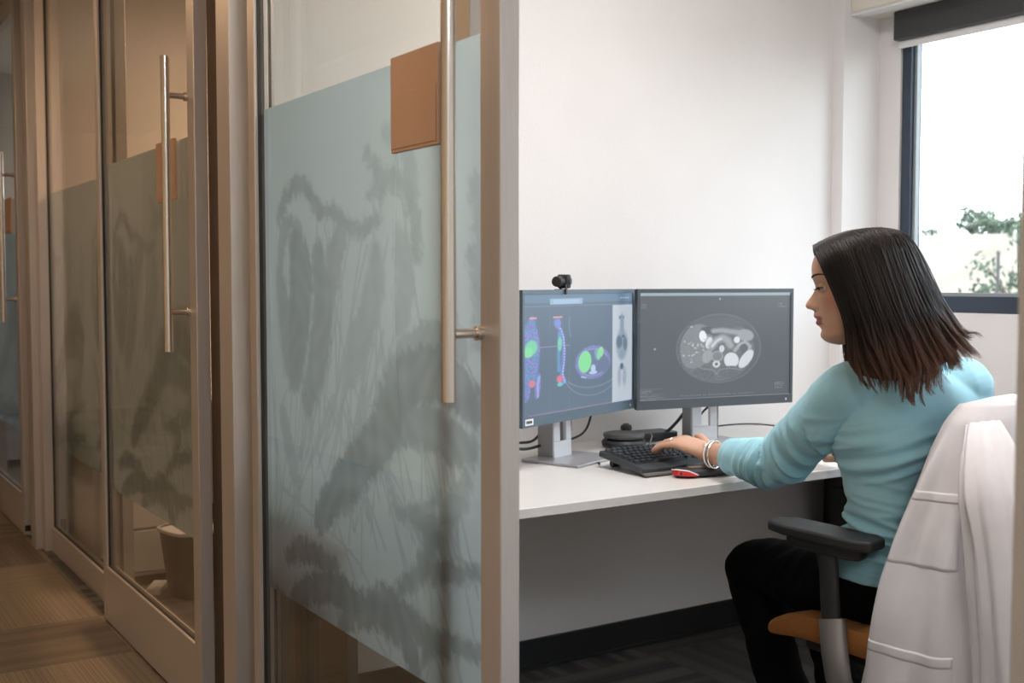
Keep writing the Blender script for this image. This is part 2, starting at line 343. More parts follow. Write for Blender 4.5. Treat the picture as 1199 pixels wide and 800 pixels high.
STALKS = [
    [(0.348, -0.032), (0.504, 0.068), (0.722, 0.326), (0.867, 0.588), (0.933, 0.91)],
    [(0.173, 0.02), (0.345, 0.244), (0.498, 0.466), (0.623, 0.639), (0.71, 0.897)],
    [(0.109, 0.04), (0.238, 0.265), (0.379, 0.513), (0.453, 0.768), (0.461, 1.01)],
    [(0.048, 0.211), (0.139, 0.411), (0.235, 0.607), (0.302, 0.817), (0.365, 1.035)],
    [(0.417, -0.053), (0.404, 0.04), (0.544, 0.168), (0.764, 0.221), (0.984, 0.266)],
    [(0.24, 0.0), (0.222, 0.17), (0.307, 0.319), (0.458, 0.435)],
    [(0.506, -0.079), (0.634, 0.092), (0.878, 0.139)],
    [(0.049, 0.088), (0.093, 0.216), (0.171, 0.342), (0.203, 0.498)],
    [(0.899, 0.285), (0.855, 0.498), (0.819, 0.704)],
    [(0.988, 0.451), (0.862, 0.62), (0.73, 0.776)],
    [(0.543, 0.36), (0.439, 0.539), (0.349, 0.703)],
    [(0.947, 0.248), (0.801, 0.463), (0.682, 0.658)],
    [(0.683, 0.465), (0.589, 0.66), (0.492, 0.843)],
    [(1.016, 0.158), (0.937, 0.402), (0.887, 0.631)],
    [(0.668, 0.205), (0.631, 0.43), (0.591, 0.649)],
    [(0.57, 0.236), (0.59, 0.361), (0.596, 0.489)],
    [(0.555, 0.369), (0.485, 0.523), (0.419, 0.669)],
    [(0.822, 0.359), (0.732, 0.566), (0.671, 0.76)],
    [(0.683, 0.2), (0.563, 0.46), (0.461, 0.698)],
    [(0.942, 0.173), (0.783, 0.446), (0.643, 0.692)],
    [(0.664, 0.422), (0.561, 0.617), (0.454, 0.797)],
    [(0.997, 0.166), (0.823, 0.33), (0.684, 0.476)],
    [(0.808, 0.424), (0.772, 0.651), (0.759, 0.871)],
    [(1.006, 0.246), (1.036, 0.476), (1.054, 0.709)],
    [(0.594, 0.201), (0.544, 0.448), (0.487, 0.685)],
    [(0.987, 0.253), (1.02, 0.405), (1.046, 0.56)],
    [(0.711, 0.433), (0.738, 0.664), (0.754, 0.896)],
    [(0.561, 0.232), (0.527, 0.406), (0.496, 0.575)],
    [(0.699, 0.3), (0.619, 0.505), (0.568, 0.698)],
    [(0.762, 0.341), (0.671, 0.5), (0.575, 0.648)],
    [(0.551, 0.344), (0.495, 0.462), (0.438, 0.574)],
    [(0.725, 0.474), (0.659, 0.676), (0.574, 0.868)],
    [(0.706, 0.339), (0.613, 0.509), (0.537, 0.669)],
    [(0.652, 0.48), (0.657, 0.682), (0.688, 0.883)],
    [(0.892, 0.315), (0.814, 0.49), (0.732, 0.656)],
    [(0.859, 0.348), (0.782, 0.518), (0.702, 0.679)],
    [(0.637, 0.48), (0.576, 0.69), (0.508, 0.889)],
    [(0.91, 0.198), (0.898, 0.35), (0.882, 0.501)],
    [(0.671, 0.454), (0.636, 0.614), (0.62, 0.769)],
    [(0.799, 0.201), (0.794, 0.368), (0.799, 0.533)],
    [(0.59, 0.359), (0.581, 0.487), (0.574, 0.613)],
    [(0.927, 0.194), (0.803, 0.361), (0.677, 0.516)],
    [(0.625, 0.297), (0.532, 0.465), (0.428, 0.622)],
    [(0.873, 0.208), (0.856, 0.382), (0.833, 0.553)],
    [(0.805, 0.342), (0.685, 0.494), (0.548, 0.635)],
    [(0.567, 0.236), (0.431, 0.42), (0.328, 0.585)],
    [(0.57, 0.43), (0.477, 0.65), (0.397, 0.856)],
    [(0.756, 0.387), (0.738, 0.536), (0.695, 0.684)],
    [(0.722, 0.392), (0.603, 0.524), (0.513, 0.644)],
    [(0.678, 0.202), (0.554, 0.451), (0.445, 0.678)],
    [(1.025, 0.198), (1.018, 0.371), (1.022, 0.542)],
    [(0.754, 0.348), (0.624, 0.558), (0.498, 0.749)],
    [(0.895, 0.182), (0.837, 0.423), (0.773, 0.655)],
    [(0.921, 0.285), (0.787, 0.448), (0.68, 0.595)],
    [(0.092, 0.255), (0.152, 0.315), (0.219, 0.376)],
    [(0.116, 0.462), (0.129, 0.557), (0.143, 0.653)],
    [(0.316, 0.309), (0.395, 0.373), (0.457, 0.444)],
    [(0.469, 0.394), (0.454, 0.586), (0.455, 0.775)],
    [(0.494, 0.268), (0.52, 0.382), (0.539, 0.499)],
    [(0.211, 0.294), (0.237, 0.383), (0.257, 0.474)],
    [(0.473, 0.255), (0.553, 0.368), (0.614, 0.49)],
    [(0.442, 0.318), (0.499, 0.481), (0.551, 0.65)],
    [(0.143, 0.296), (0.171, 0.401), (0.2, 0.508)],
    [(0.185, 0.347), (0.244, 0.459), (0.295, 0.577)],
    [(0.262, 0.252), (0.26, 0.372), (0.254, 0.492)],
    [(0.11, 0.215), (0.127, 0.373), (0.155, 0.531)],
    [(0.398, 0.297), (0.394, 0.467), (0.397, 0.635)],
    [(0.106, 0.256), (0.153, 0.393), (0.205, 0.534)],
    [(0.484, 0.242), (0.465, 0.343), (0.458, 0.44)],
    [(0.515, 0.398), (0.519, 0.582), (0.508, 0.764)],
    [(0.531, 0.15), (0.525, 0.333), (0.528, 0.514)],
    [(0.128, 0.206), (0.178, 0.35), (0.211, 0.5)],
    [(0.157, 0.326), (0.207, 0.4), (0.269, 0.477)],
    [(0.086, 0.463), (0.098, 0.586), (0.122, 0.71)],
    [(0.407, 0.385), (0.415, 0.531), (0.435, 0.678)],
    [(0.33, 0.338), (0.361, 0.449), (0.388, 0.562)],
    [(0.495, 0.269), (0.59, 0.385), (0.705, 0.508)],
    [(0.453, 0.215), (0.525, 0.362), (0.601, 0.516)],
    [(0.287, 0.263), (0.376, 0.34), (0.452, 0.425)],
    [(0.166, 0.207), (0.199, 0.319), (0.241, 0.433)],
    [(0.438, 0.353), (0.45, 0.497), (0.454, 0.642)],
    [(0.415, 0.223), (0.503, 0.321), (0.609, 0.424)],
    [(0.322, 0.191), (0.377, 0.287), (0.421, 0.389)],
    [(0.529, 0.269), (0.564, 0.367), (0.592, 0.467)],
]
_FC = {}
def reed_field(U, V):                                # print density 0..1 at (u, v) metres on the film
    key = (U.shape, round(float(U[0, 0]), 3))
    if key in _FC: return _FC[key]
    U0 = np.mod(U, 1.13); F = np.zeros(U.shape)
    nzu = lambda U, V, s: np.sin(U * s * 1.7 + 3 * np.sin(V * s * .6)) * np.sin(V * s * 1.3 + 2.2 * np.sin(U * s * .8))
    edge = .0045 * nzu(U0, V, 160) + .007 * nzu(U0, V, 61) + .006 * nzu(U0 + .3, V, 95)
    for pts, w_, d_ in PLUMES:
        Q = cr(pts, 5); n = len(Q)
        for k in range(n - 1):
            t0 = k / (n - 1); ww = w_ * (.30 + .95 * math.sin(math.pi * min(1, t0 * .8 + .12)) ** .8)
            dd, _ = seg_dist(U0, V, Q[k][:2], Q[k + 1][:2])
            F = np.maximum(F, d_ * np.clip(1 - (dd + edge - ww) / .016, 0, 1))
    for s_ in STALKS:
        Q = cr(s_, 5)
        for k in range(len(Q) - 1):
            dd, _ = seg_dist(U0, V, Q[k][:2], Q[k + 1][:2])
            F = np.maximum(F, .34 * np.clip(1.4 - dd / .0040, 0, 1))
    F = F * (.86 + .14 * nzu(U0, V, 34)); _FC[key] = np.clip(F, 0, 1); return _FC[key]

def film(parent, x, ya, yb, flip=0):                 # film in the plane X=x, local to the parent
    st = .006; nu = int((yb - ya) / st) + 1; nv = int((FZ1 - FZ0) / st) + 1
    u = np.linspace(0, yb - ya, nu); v = np.linspace(0, FZ1 - FZ0, nv)
    U, V = np.meshgrid(u, v)
    F = reed_field(U + (0 if not flip else flip), V)
    me = bpy.data.meshes.new('frosted_film')
    vs = np.stack([np.full(U.shape, x), U + ya, V + FZ0], -1).reshape(-1, 3)
    idx = np.arange(nu * nv).reshape(nv, nu)
    fs = np.stack([idx[:-1, :-1], idx[:-1, 1:], idx[1:, 1:], idx[1:, :-1]], -1).reshape(-1, 4)
    me.from_pydata(vs.tolist(), [], fs.tolist()); me.update()
    a = me.color_attributes.new('reed', 'FLOAT_COLOR', 'POINT'); c = np.ones((nu * nv, 4), np.float32); c[:, :3] = F.reshape(-1, 1)
    a.data.foreach_set('color', c.ravel())
    o = link('frosted_film', me, M['film'], parent, smooth=False); return o

def pull_handle(parent, y):
    g = MB(); z0, z1 = 1.066, 1.907; zs = (z0 + .115, z1 - .11) ; x = -.062
    g.lathe([(.0125, z0), (.0125, z1)], 24, Matrix.Translation((x, y, 0)))
    o = g.build('pull_handle', M['steel'], parent, bevel=.0012)
    o['label'] = 'tall brushed steel bar handle'
    for z in zs:
        MB().tube([(x + .008, y, z), (.012, y, z)], .0085, 16).tube([(-.010, y, z), (.004, y, z)], .0125, 18).build('standoff', M['steel'], o, bevel=.0008)
def door(i, y, reflect=0):                           # y = near edge; corridor face at x=1.0
    t = empty(f'door_{i}', (1.0, y, .012), kind=S)
    T = .039
    a = .064; b = .044
    f = MB()
    f.box(0, 0, 0, T, a, DH); f.build('stile', M['alu'], t, bevel=.0025)
    MB().box(0, DW - b, 0, T, DW, DH).build('stile', M['alu'], t, bevel=.0025)
    MB().box(.001, a, 0, T - .001, DW - b, .205).build('bottom_rail', M['alu'], t, bevel=.0025)
    MB().box(.001, a, DH - .09, T - .001, DW - b, DH).build('top_rail', M['alu'], t, bevel=.0025)
    MB().box(.014, a, .205, .022, DW - b, DH - .09).build('glass_pane', M['glass'], t, smooth=False)
    g = MB(); g.box(.010, DW - b - .004, .205, .026, DW - b, DH - .09); g.box(.010, a, .205, .026, DW - b, .209); g.box(.010, a, .205, .026, a + .004, DH - .09)
    g.build('gasket', M['gasket'], t)
    film(t, .0245, a, DW - b)
    pull_handle(t, .062)
    s = empty('name_sign', (0, 0, 0)); s.parent = t
    MB().box(.004, .215, 1.515, .0135, .405, 1.697).build('plate', M['sign'] if i != 2 else M['sign_pale'], s, bevel=.001)
    MB().box(.0025, .222, 1.522, .004, .398, 1.625).build('name_insert', M['sign'], s, bevel=.0005)
    k = MB(); k.box(.012, .02, .001, .03, .05, .02); k.box(.004, -.002, .02, .03, .006, .05)
    k.build('bottom_guide', M['black'], t)
    return t
MODS = [0, 2.86, 5.72]
door(1, 1.60); door(2, 3.23); door(3, 6.09)
for k, m0 in enumerate(MODS):                        # division posts
    MB().box(1.0, 2.93 + m0, 0, 1.10, 3.03 + m0, CEIL).box(1.004, 2.975 + m0, 0, 1.05, 2.979 + m0, CEIL).build(f'trim_{4 + k}', M['alu'], kind=S, bevel=.002)
    MB().box(1.052, 3.03 + m0, 0, 1.10, 3.27 + m0, CEIL).build(f'trim_{7 + k}', mat('jamb_dark', (.14, .10, .075), .5, .4), kind=S, bevel=.002)  # jamb coloured darker than the posts beside it
    # fixed light behind the sliding door
    y0 = 1.80 + m0 - (0 if k == 0 else .30); y1 = 2.93 + m0
    t = empty(f'window_{4 + k}', (1.06, y0, 0), kind=S)
    wdt = y1 - y0
    MB().box(0, 0, 0, .04, .06, 2.69).build('stile', M['alu'], t, bevel=.002)
    MB().box(-.03 if k else 0, wdt - .07, 0, .04, wdt, 2.69).build('stile', M['alu'], t, bevel=.002)
    MB().box(0, .06, 0, .04, wdt - .07, .115).build('bottom_rail', M['alu'], t, bevel=.002)
    MB().box(0, .06, 2.60, .04, wdt - .07, 2.69).build('top_rail', M['alu'], t, bevel=.002)
    MB().box(.016, .06, .115, .024, wdt - .07, 2.60).build('glass_pane', M['glass'], t, smooth=False)
    g = MB(); g.box(.012, wdt - .074, .115, .028, wdt - .07, 2.6); g.box(.012, .06, .115, .028, wdt - .07, .119); g.build('gasket', M['gasket'], t)
    if k: film(t, .0275, .06, wdt - .07, flip=.5)
    MB().box(1.0, m0 + .17 + (.4 if k == 0 else .2), 2.69, 1.10, m0 + 2.93, CEIL).build(f'trim_{10 + k}', M['alu'], kind=S, bevel=.002)
MB().box(1.0, .54, 0, 1.10, .664, CEIL).build('trim_13', M['alu'], kind=S, bevel=.002)
t = empty('window_7', (1.06, .17, 0), kind=S)
MB().box(0, 0, 0, .04, .37, .115).box(0, 0, 0, .04, .05, 2.69).box(0, .05, 2.6, .04, .37, 2.69).build('frame', M['alu'], t, bevel=.002)
MB().box(.016, .05, .115, .024, .37, 2.6).build('glass_pane', M['glass'], t, smooth=False)

# ================================================================== outside
gm = noisy(mat('dry_grass', (.5, .45, .33), 1), (.125, .115, .092), (.18, .165, .135), .35, 8)
mb = MB(); nx, ny = 60, 70; P = []
for j in range(ny + 1):
    for i in range(nx + 1):
        x = 5 + (i / nx) ** 1.6 * 150; y = -60 + 200 * j / ny
        s = min(1, max(0, (x - 14) / 55)); z = -3.2 + 7.7 * (s * s * (3 - 2 * s)) + noise.noise(Vector((x * .06, y * .06, 0))) * .5 * min(1, x / 20)
        P.append((x, y, z))
mb.add(P, [(j * (nx + 1) + i, j * (nx + 1) + i + 1, (j + 1) * (nx + 1) + i + 1, (j + 1) * (nx + 1) + i) for j in range(ny) for i in range(nx)])
mb.build('ground_hillside', gm, kind=S)
leafm = noisy(mat('tree_foliage', (.08, .16, .06), .9), (.045, .075, .05), (.09, .13, .085), 2, 5)
barkm = noisy(mat('tree_bark', (.1, .08, .06), .9), (.08, .06, .05), (.14, .11, .08), 12)
def tree(name, x, y, z, h, w, label, nb=9, leaves=900, seed=1, trunk=.5):
    rg = random.Random(seed); t = empty(name, (x, y, z), 0, label, 'tree' if h > 2 else 'bush')
    tk = MB(); tk.tube([(0, 0, -.3), (.05 * h, 0, h * trunk * .6), (.02 * h, .03 * h, h * .8)], [h * .04, h * .03, h * .012], 8)
    blobs = []
    for q in range(nb):
        a = rg.uniform(0, 6.28); rr = w * .36 * rg.random() ** .5; zz = h * rg.uniform(.38, .86)
        c = Vector((rr * math.cos(a), rr * math.sin(a), zz)); blobs.append((c, w * rg.uniform(.14, .24)))
        tk.tube([(.02 * h, 0, h * .3), tuple(c * .6 + Vector((0, 0, h * .15))), tuple(c)], [h * .014, h * .01, h * .004], 5)
    tk.build('trunk', barkm, t)
    f = MB()
    for q in range(leaves):
        c, r = blobs[rg.randrange(nb)]
        d = Vector((rg.gauss(0, 1), rg.gauss(0, 1), rg.gauss(0, 1))).normalized(); p = c + d * r * rg.uniform(.5, 1.1)
        s_ = w * .035 * rg.uniform(.6, 1.4); u = d.orthogonal().normalized(); v = d.cross(u)
        ra = rg.uniform(0, 6.28); u, v = u * math.cos(ra) + v * math.sin(ra), v * math.cos(ra) - u * math.sin(ra)
        u = u + d * rg.uniform(-.6, .6)
        f.add([p - u * s_, p - v * s_ * .5, p + u * s_, p + v * s_ * .5], [(0, 1, 2, 3)])
    f.build('foliage', leafm, t, smooth=False)
tree('oak_tree', 70, 50.1, 3.6, 3.0, 3.2, 'lone green tree on the ridge seen through the window', 12, 1300, 3)
tree('round_bush', 67.4, 51.9, 4.2, .7, 2.4, 'low green bush on the ridge by the window frame edge', 6, 500, 5, .3)
tree('young_tree', 26.6, 17.6, -1.2, 4.6, 2.6, 'leafy young tree in front of the dry hillside', 12, 700, 8)
tree('ridge_bush', 66, 44.6, 4.0, 1.2, 5.0, 'wide green bush on the ridge behind the young tree', 9, 700, 11, .3)
for i_, (x_, y_) in enumerate(((24.2, 16.6), (23.2, 20.5), (25.2, 12.5))):
    t = empty('fence_post', (x_, y_, -1.4), 0, ['thin dark fence post beside the young tree', 'thin dark fence post left of the young tree', 'thin dark fence post right of the young tree'][i_], 'post', 'fence posts on the slope')
    MB().tube([(0, 0, 0), (0, 0, 3.35)], .04, 8).build('shaft', M['charcoal'], t); MB().lathe([(.055, 3.35), (.055, 3.38), (.01, 3.42)], 10).build('cap', M['charcoal'], t)


# ================================================================== desk and what stands on it
t = empty('desk', (2.29, 2.685, 0), 0, 'long white laminate desk along the office wall carrying two monitors', 'desk')
MB().box(-1.17, -.425, .715, 1.17, .424, .74).build('desktop', M['desk'], t, bevel=.002)
for x in (-1.17, 1.14): MB().box(x, -.20, .0, x + .03, .41, .715).build('end_panel', M['charcoal'], t, bevel=.002)
DZ = .7405

t = empty('drawer_cabinet', (3.30, 2.70, 0), 0, 'dark grey steel drawer cabinet in the corner under the desk by the window', 'cabinet')
MB().box(.02, -.25, .02, .355, .25, .68).build('body', M['charcoal'], t, bevel=.003)
for k in range(4): MB().box(0, -.245, .035 + k * .162, .019, .245, .187 + k * .162).build('drawer', M['charcoal'], t, bevel=.003)

# ------------------------------------------------------------------ monitors
def ell(U, V, cx, cy, rx, ry, a=0, soft=.12):
    c, s = math.cos(R(a)), math.sin(R(a)); x = (U - cx) * c + (V - cy) * s; y = -(U - cx) * s + (V - cy) * c
    return np.clip((1 - np.sqrt((x / rx) ** 2 + (y / ry) ** 2)) / soft + .5, 0, 1)
def lay(I, m, c): I += (np.array(c) - I) * m[..., None]
def ring(U, V, cx, cy, rx, ry, wd, a=0):
    c, s = math.cos(R(a)), math.sin(R(a)); x = (U - cx) * c + (V - cy) * s; y = -(U - cx) * s + (V - cy) * c
    d = np.sqrt((x / rx) ** 2 + (y / ry) ** 2); return np.clip(1.5 - np.abs(d - 1) * min(rx, ry) / wd, 0, 1)
def rect(U, V, x0, y0, x1, y1): return ((U >= x0) & (U <= x1) & (V >= y0) & (V <= y1)).astype(float)
def grain(sh, s, k=1):
    g = np.random.RandomState(s).rand(*sh)
    for _ in range(k): g = (g + np.roll(g, 1, 0) + np.roll(g, -1, 0) + np.roll(g, 1, 1) + np.roll(g, -1, 1)) / 5
    return (g - .5) * (1 + k)
def poly_line(U, V, pts, wd):
    d = np.full(U.shape, 9e9)
    for a, b in zip(pts[:-1], pts[1:]): d = np.minimum(d, seg_dist(U, V, a, b)[0])
    return np.clip(1.5 - d / wd, 0, 1)
def ct_screen(nu, nv):                               # axial abdominal scan, units of a 784 x 535 panel
    U, V = np.meshgrid(np.linspace(0, 784, nu), np.linspace(0, 535, nv)); I = np.zeros(U.shape + (3,)) + .012
    X, Y = U + 58, V + 105
    def g(v): return (v, v * 1.02, v * 1.05)
    lay(I, rect(U, V, 0, 0, 784, 15), (.30, .38, .40)); lay(I, rect(U, V, 0, 15, 784, 19), g(.03))
    body = ell(X, Y, 462, 390, 222, 178, 0, .03); body = np.minimum(body, 1); lay(I, body, g(.028))
    lay(I, ring(X, Y, 462, 390, 218, 174, 4), g(.07)); lay(I, ell(X, Y, 452, 400, 196, 158, 0, .04), g(.085))
    lay(I, ell(X, Y, 455, 262, 150, 28, 0, .3), g(.045))
    lay(I, ell(X, Y, 345, 375, 84, 112, 12, .06), g(.17)); lay(I, ell(X, Y, 330, 440, 60, 50, 0, .1), g(.17))
    lay(I, ell(X, Y, 400, 430, 26, 34, 20, .2), g(.30)); lay(I, ell(X, Y, 425, 300, 60, 20, 10, .2), g(.02))
    lay(I, ell(X, Y, 376, 326, 19, 29, -8, .12), g(.85)); lay(I, ell(X, Y, 408, 360, 17, 30, 15, .15), g(.70))
    lay(I, poly_line(X, Y, [(430, 300), (480, 298), (540, 308), (600, 315), (625, 335)], 12), g(.30))
    lay(I, ell(X, Y, 600, 325, 44, 30, 10, .2), g(.30)); lay(I, poly_line(X, Y, [(420, 380), (445, 350), (478, 335), (505, 350), (520, 375)], 17), g(.33))
    lay(I, poly_line(X, Y, [(425, 378), (447, 352), (470, 340)], 6), g(.6))
    lay(I, ell(X, Y, 554, 348, 16, 17, 0, .2), g(.75)); lay(I, ell(X, Y, 475, 392, 14, 18, 0, .15), g(.62))
    lay(I, poly_line(X, Y, [(545, 402), (570, 372), (600, 360), (625, 385), (612, 410)], 9), g(.35)); lay(I, ell(X, Y, 592, 392, 22, 22, 0, .2), g(.05))
    lay(I, ell(X, Y, 526, 452, 38, 40, -35, .1), g(.68)); lay(I, ell(X, Y, 604, 448, 26, 56, 38, .1), g(.64))
    lay(I, ell(X, Y, 452, 430, 27, 25, 0, .15), g(.15)); lay(I, ring(X, Y, 452, 430, 27, 25, 3), g(.3))
    lay(I, ell(X, Y, 447, 470, 20, 18, 0, .2), g(.6)); lay(I, ell(X, Y, 447, 470, 8, 8, 0, .3), g(.05))
    lay(I, ell(X, Y, 385, 510, 55, 30, 8, .2), g(.06)); lay(I, ell(X, Y, 515, 512, 55, 30, -8, .2), g(.06))
    lay(I, poly_line(X, Y, [(330, 470), (380, 492), (430, 500), (447, 520), (466, 500), (520, 492), (580, 505)], 3), g(.18))
    r_ = random.Random(4)
    for _ in range(26): lay(I, ell(X, Y, 340 + r_.gauss(0, 34), 365 + r_.gauss(0, 44), r_.uniform(3, 8), r_.uniform(2, 4), r_.uniform(0, 180), .5), g(.5))
    I += (grain(U.shape, 2)[..., None] * .06) * body[..., None] * (I > .05)
    for (x, y, n, ln) in ((64, 160, 3, 50), (58, 582, 8, 130), (760, 575, 4, 60), (775, 160, 3, 50)):
        for k in range(n):                           # rows of small unreadable text
            wl = ln * (.4 + .6 * r_.random()); m = rect(X, Y, x, y + k * 9, x + wl, y + k * 9 + 4) * (grain(U.shape, 9 + k, 0) > -.1); lay(I, m * .7, g(.25))
    lay(I, rect(X, Y, 262, 627, 650, 629), g(.3))
    for k in range(40): lay(I, rect(X, Y, 264 + k * 9.8, 620 if k % 5 == 0 else 624, 266 + k * 9.8, 629), g(.3))
    lay(I, rect(X, Y, 60, 638, 842, 640), g(.35)); lay(I, ell(X, Y, 133, 385, 5, 5, 0, .5), g(.4)); lay(I, ell(X, Y, 463, 137, 4, 5, 0, .5), g(.4))
    return np.clip(I, 0, 1)
def pet_screen(nu, nv):                              # three fused views and a grey projection, 560 x 570 panel
    U, V = np.meshgrid(np.linspace(-22, 540, nu), np.linspace(0, 570, nv)); I = np.zeros(U.shape + (3,)) + np.array([.010, .013, .02])
    X, Y = U + 42, V + 130
    lay(I, rect(X, Y, 0, 130, 590, 172), (.03, .07, .11)); lay(I, rect(X, Y, 142, 152, 305, 180), (.22, .32, .42)); lay(I, rect(X, Y, 158, 156, 290, 176), (.30, .40, .52))
    lay(I, rect(X, Y, 0, 186, 590, 188), (.09, .13, .2)); lay(I, rect(X, Y, 140, 188, 141.5, 700), (.05, .07, .12)); lay(I, rect(X, Y, 238, 188, 239.5, 700), (.05, .07, .12))
    gr = grain(U.shape, 5, 1); gr2 = grain(U.shape, 6, 3)
    # coronal body
    m = np.maximum.reduce([ell(X, Y, 52, 400, 42, 150, 0, .15), ell(X, Y, 60, 262, 14, 30, 0, .2), ell(X, Y, 30, 560, 22, 70, 0, .2), ell(X, Y, 85, 560, 14, 60, 5, .2)])
    lay(I, m * (.55 + gr), (.05, .05, .36)); lay(I, m * np.clip(gr2 * 2.2 + .1, 0, 1), (.25, .12, .55)); lay(I, m * np.clip(-gr2 * 2.6, 0, 1), (.02, .22, .40))
    lay(I, ell(X, Y, 55, 380, 28, 36, 10, .35), (.10, .55, .20)); lay(I, ell(X, Y, 40, 400, 22, 24, 0, .35), (.16, .66, .16))
    lay(I, ell(X, Y, 58, 548, 15, 17, 0, .4), (.62, .06, .08)); lay(I, rect(X, Y, 45, 236, 80, 245), (.6, .22, .14)); lay(I, poly_line(X, Y, [(92, 520), (84, 560), (86, 612)], 5), (.35, .25, .6))
    # sagittal spine
    sp = [(168, 260), (176, 285), (192, 300), (204, 340), (210, 400), (208, 460), (200, 520), (212, 560)]
    lay(I, poly_line(X, Y, sp, 9), (.09, .10, .40)); lay(I, poly_line(X, Y, [(p[0] + 4, p[1]) for p in sp], 3.4) * (.6 + .4 * np.sign(np.sin(Y * .45))), (.40, .42, .75))
    lay(I, ell(X, Y, 180, 270, 16, 22, 0, .3), (.12, .14, .5)); lay(I, poly_line(X, Y, [(188, 320), (184, 420), (186, 500)], 8) * .8, (.03, .22, .45))
    lay(I, ell(X, Y, 190, 372, 10, 34, 0, .4), (.10, .55, .25)); lay(I, rect(X, Y, 157, 237, 202, 244), (.6, .22, .14))
    lay(I, ell(X, Y, 190, 542, 15, 18, 0, .4), (.68, .05, .08)); lay(I, ell(X, Y, 192, 568, 14, 10, 0, .4), (.06, .45, .45)); lay(I, ell(X, Y, 214, 552, 6, 12, 0, .5), (.2, .3, .6))
    lay(I, rect(X, Y, 90, 380, 240, 382), (.30, .20, .34))
    # axial slice
    m = ell(X, Y, 362, 478, 90, 80, 0, .05); lay(I, m, (.035, .04, .11)); lay(I, m * np.clip(gr2 * 2, 0, .8), (.10, .07, .22)); lay(I, ring(X, Y, 362, 478, 88, 79, 6) * (.6 + gr), (.17, .12, .52))
    lay(I, ring(X, Y, 362, 478, 78, 68, 3) * .5, (.35, .35, .62))
    lay(I, ell(X, Y, 318, 472, 34, 55, 4, .12), (.16, .66, .14)); lay(I, ell(X, Y, 400, 436, 17, 34, 12, .2), (.22, .62, .12)); lay(I, ell(X, Y, 385, 440, 16, 30, -10, .3) * .5, (.10, .5, .40))
    lay(I, ell(X, Y, 420, 492, 32, 42, 0, .25), (.05, .035, .11)); lay(I, ell(X, Y, 362, 510, 13, 20, 0, .3), (.40, .52, .72)); lay(I, ell(X, Y, 362, 530, 22, 9, 0, .4), (.42, .50, .70))
    lay(I, poly_line(X, Y, [(300, 545), (322, 552)], 3), (.4, .5, .6))
    for ry in (92, 132):
        lay(I, ring(X, Y, 360, 512, 150, ry, 1.6) * (Y > 560), (.16, .19, .22))
    lay(I, poly_line(X, Y, [(238, 240), (236, 300), (244, 340)], 1.5) * .7, (.10, .25, .25)); lay(I, rect(X, Y, 42, 696, 470, 698), (.3, .08, .12))
    # grey projection strip
    lay(I, rect(X, Y, 468, 190, 585, 700), (.46, .47, .48)); P = (.20, .22, .25); D = (.035, .045, .06)
    lay(I, ell(X, Y, 520, 258, 16, 12, 0, .5), D); lay(I, ell(X, Y, 522, 300, 12, 60, 0, .6), P); lay(I, ell(X, Y, 522, 400, 34, 84, 0, .35) * .8, P)
    lay(I, ell(X, Y, 507, 386, 17, 34, 0, .5), D); lay(I, ell(X, Y, 541, 398, 12, 36, 0, .5), (.07, .08, .1)); lay(I, ell(X, Y, 530, 358, 8, 10, 0, .5), D)
    lay(I, ell(X, Y, 522, 516, 11, 18, 0, .5), (.02, .02, .025)); lay(I, ell(X, Y, 508, 570, 11, 50, 0, .6) * .7, P); lay(I, ell(X, Y, 538, 570, 11, 50, 0, .6) * .7, P)
    lay(I, ell(X, Y, 522, 450, 15, 26, 0, .6), P)
    for k in range(4): lay(I, rect(X, Y, 512 + k * 14, 150, 520 + k * 14, 158), (.3, .4, .5))
    return np.clip(I, 0, 1)
def screen_mat():
    m = mat('lit_screen', (.012, .013, .015), .32); a = N(m, 'ShaderNodeAttribute'); a.attribute_name = 'picture'
    L(m, a.outputs['Color'], BS(m).inputs['Emission Color']); BS(m).inputs['Emission Strength'].default_value = .85
    BS(m).inputs['Specular IOR Level'].default_value = .8
    # the picture attribute carries an even haze painted into the emission
    return m
M['screen'] = screen_mat()
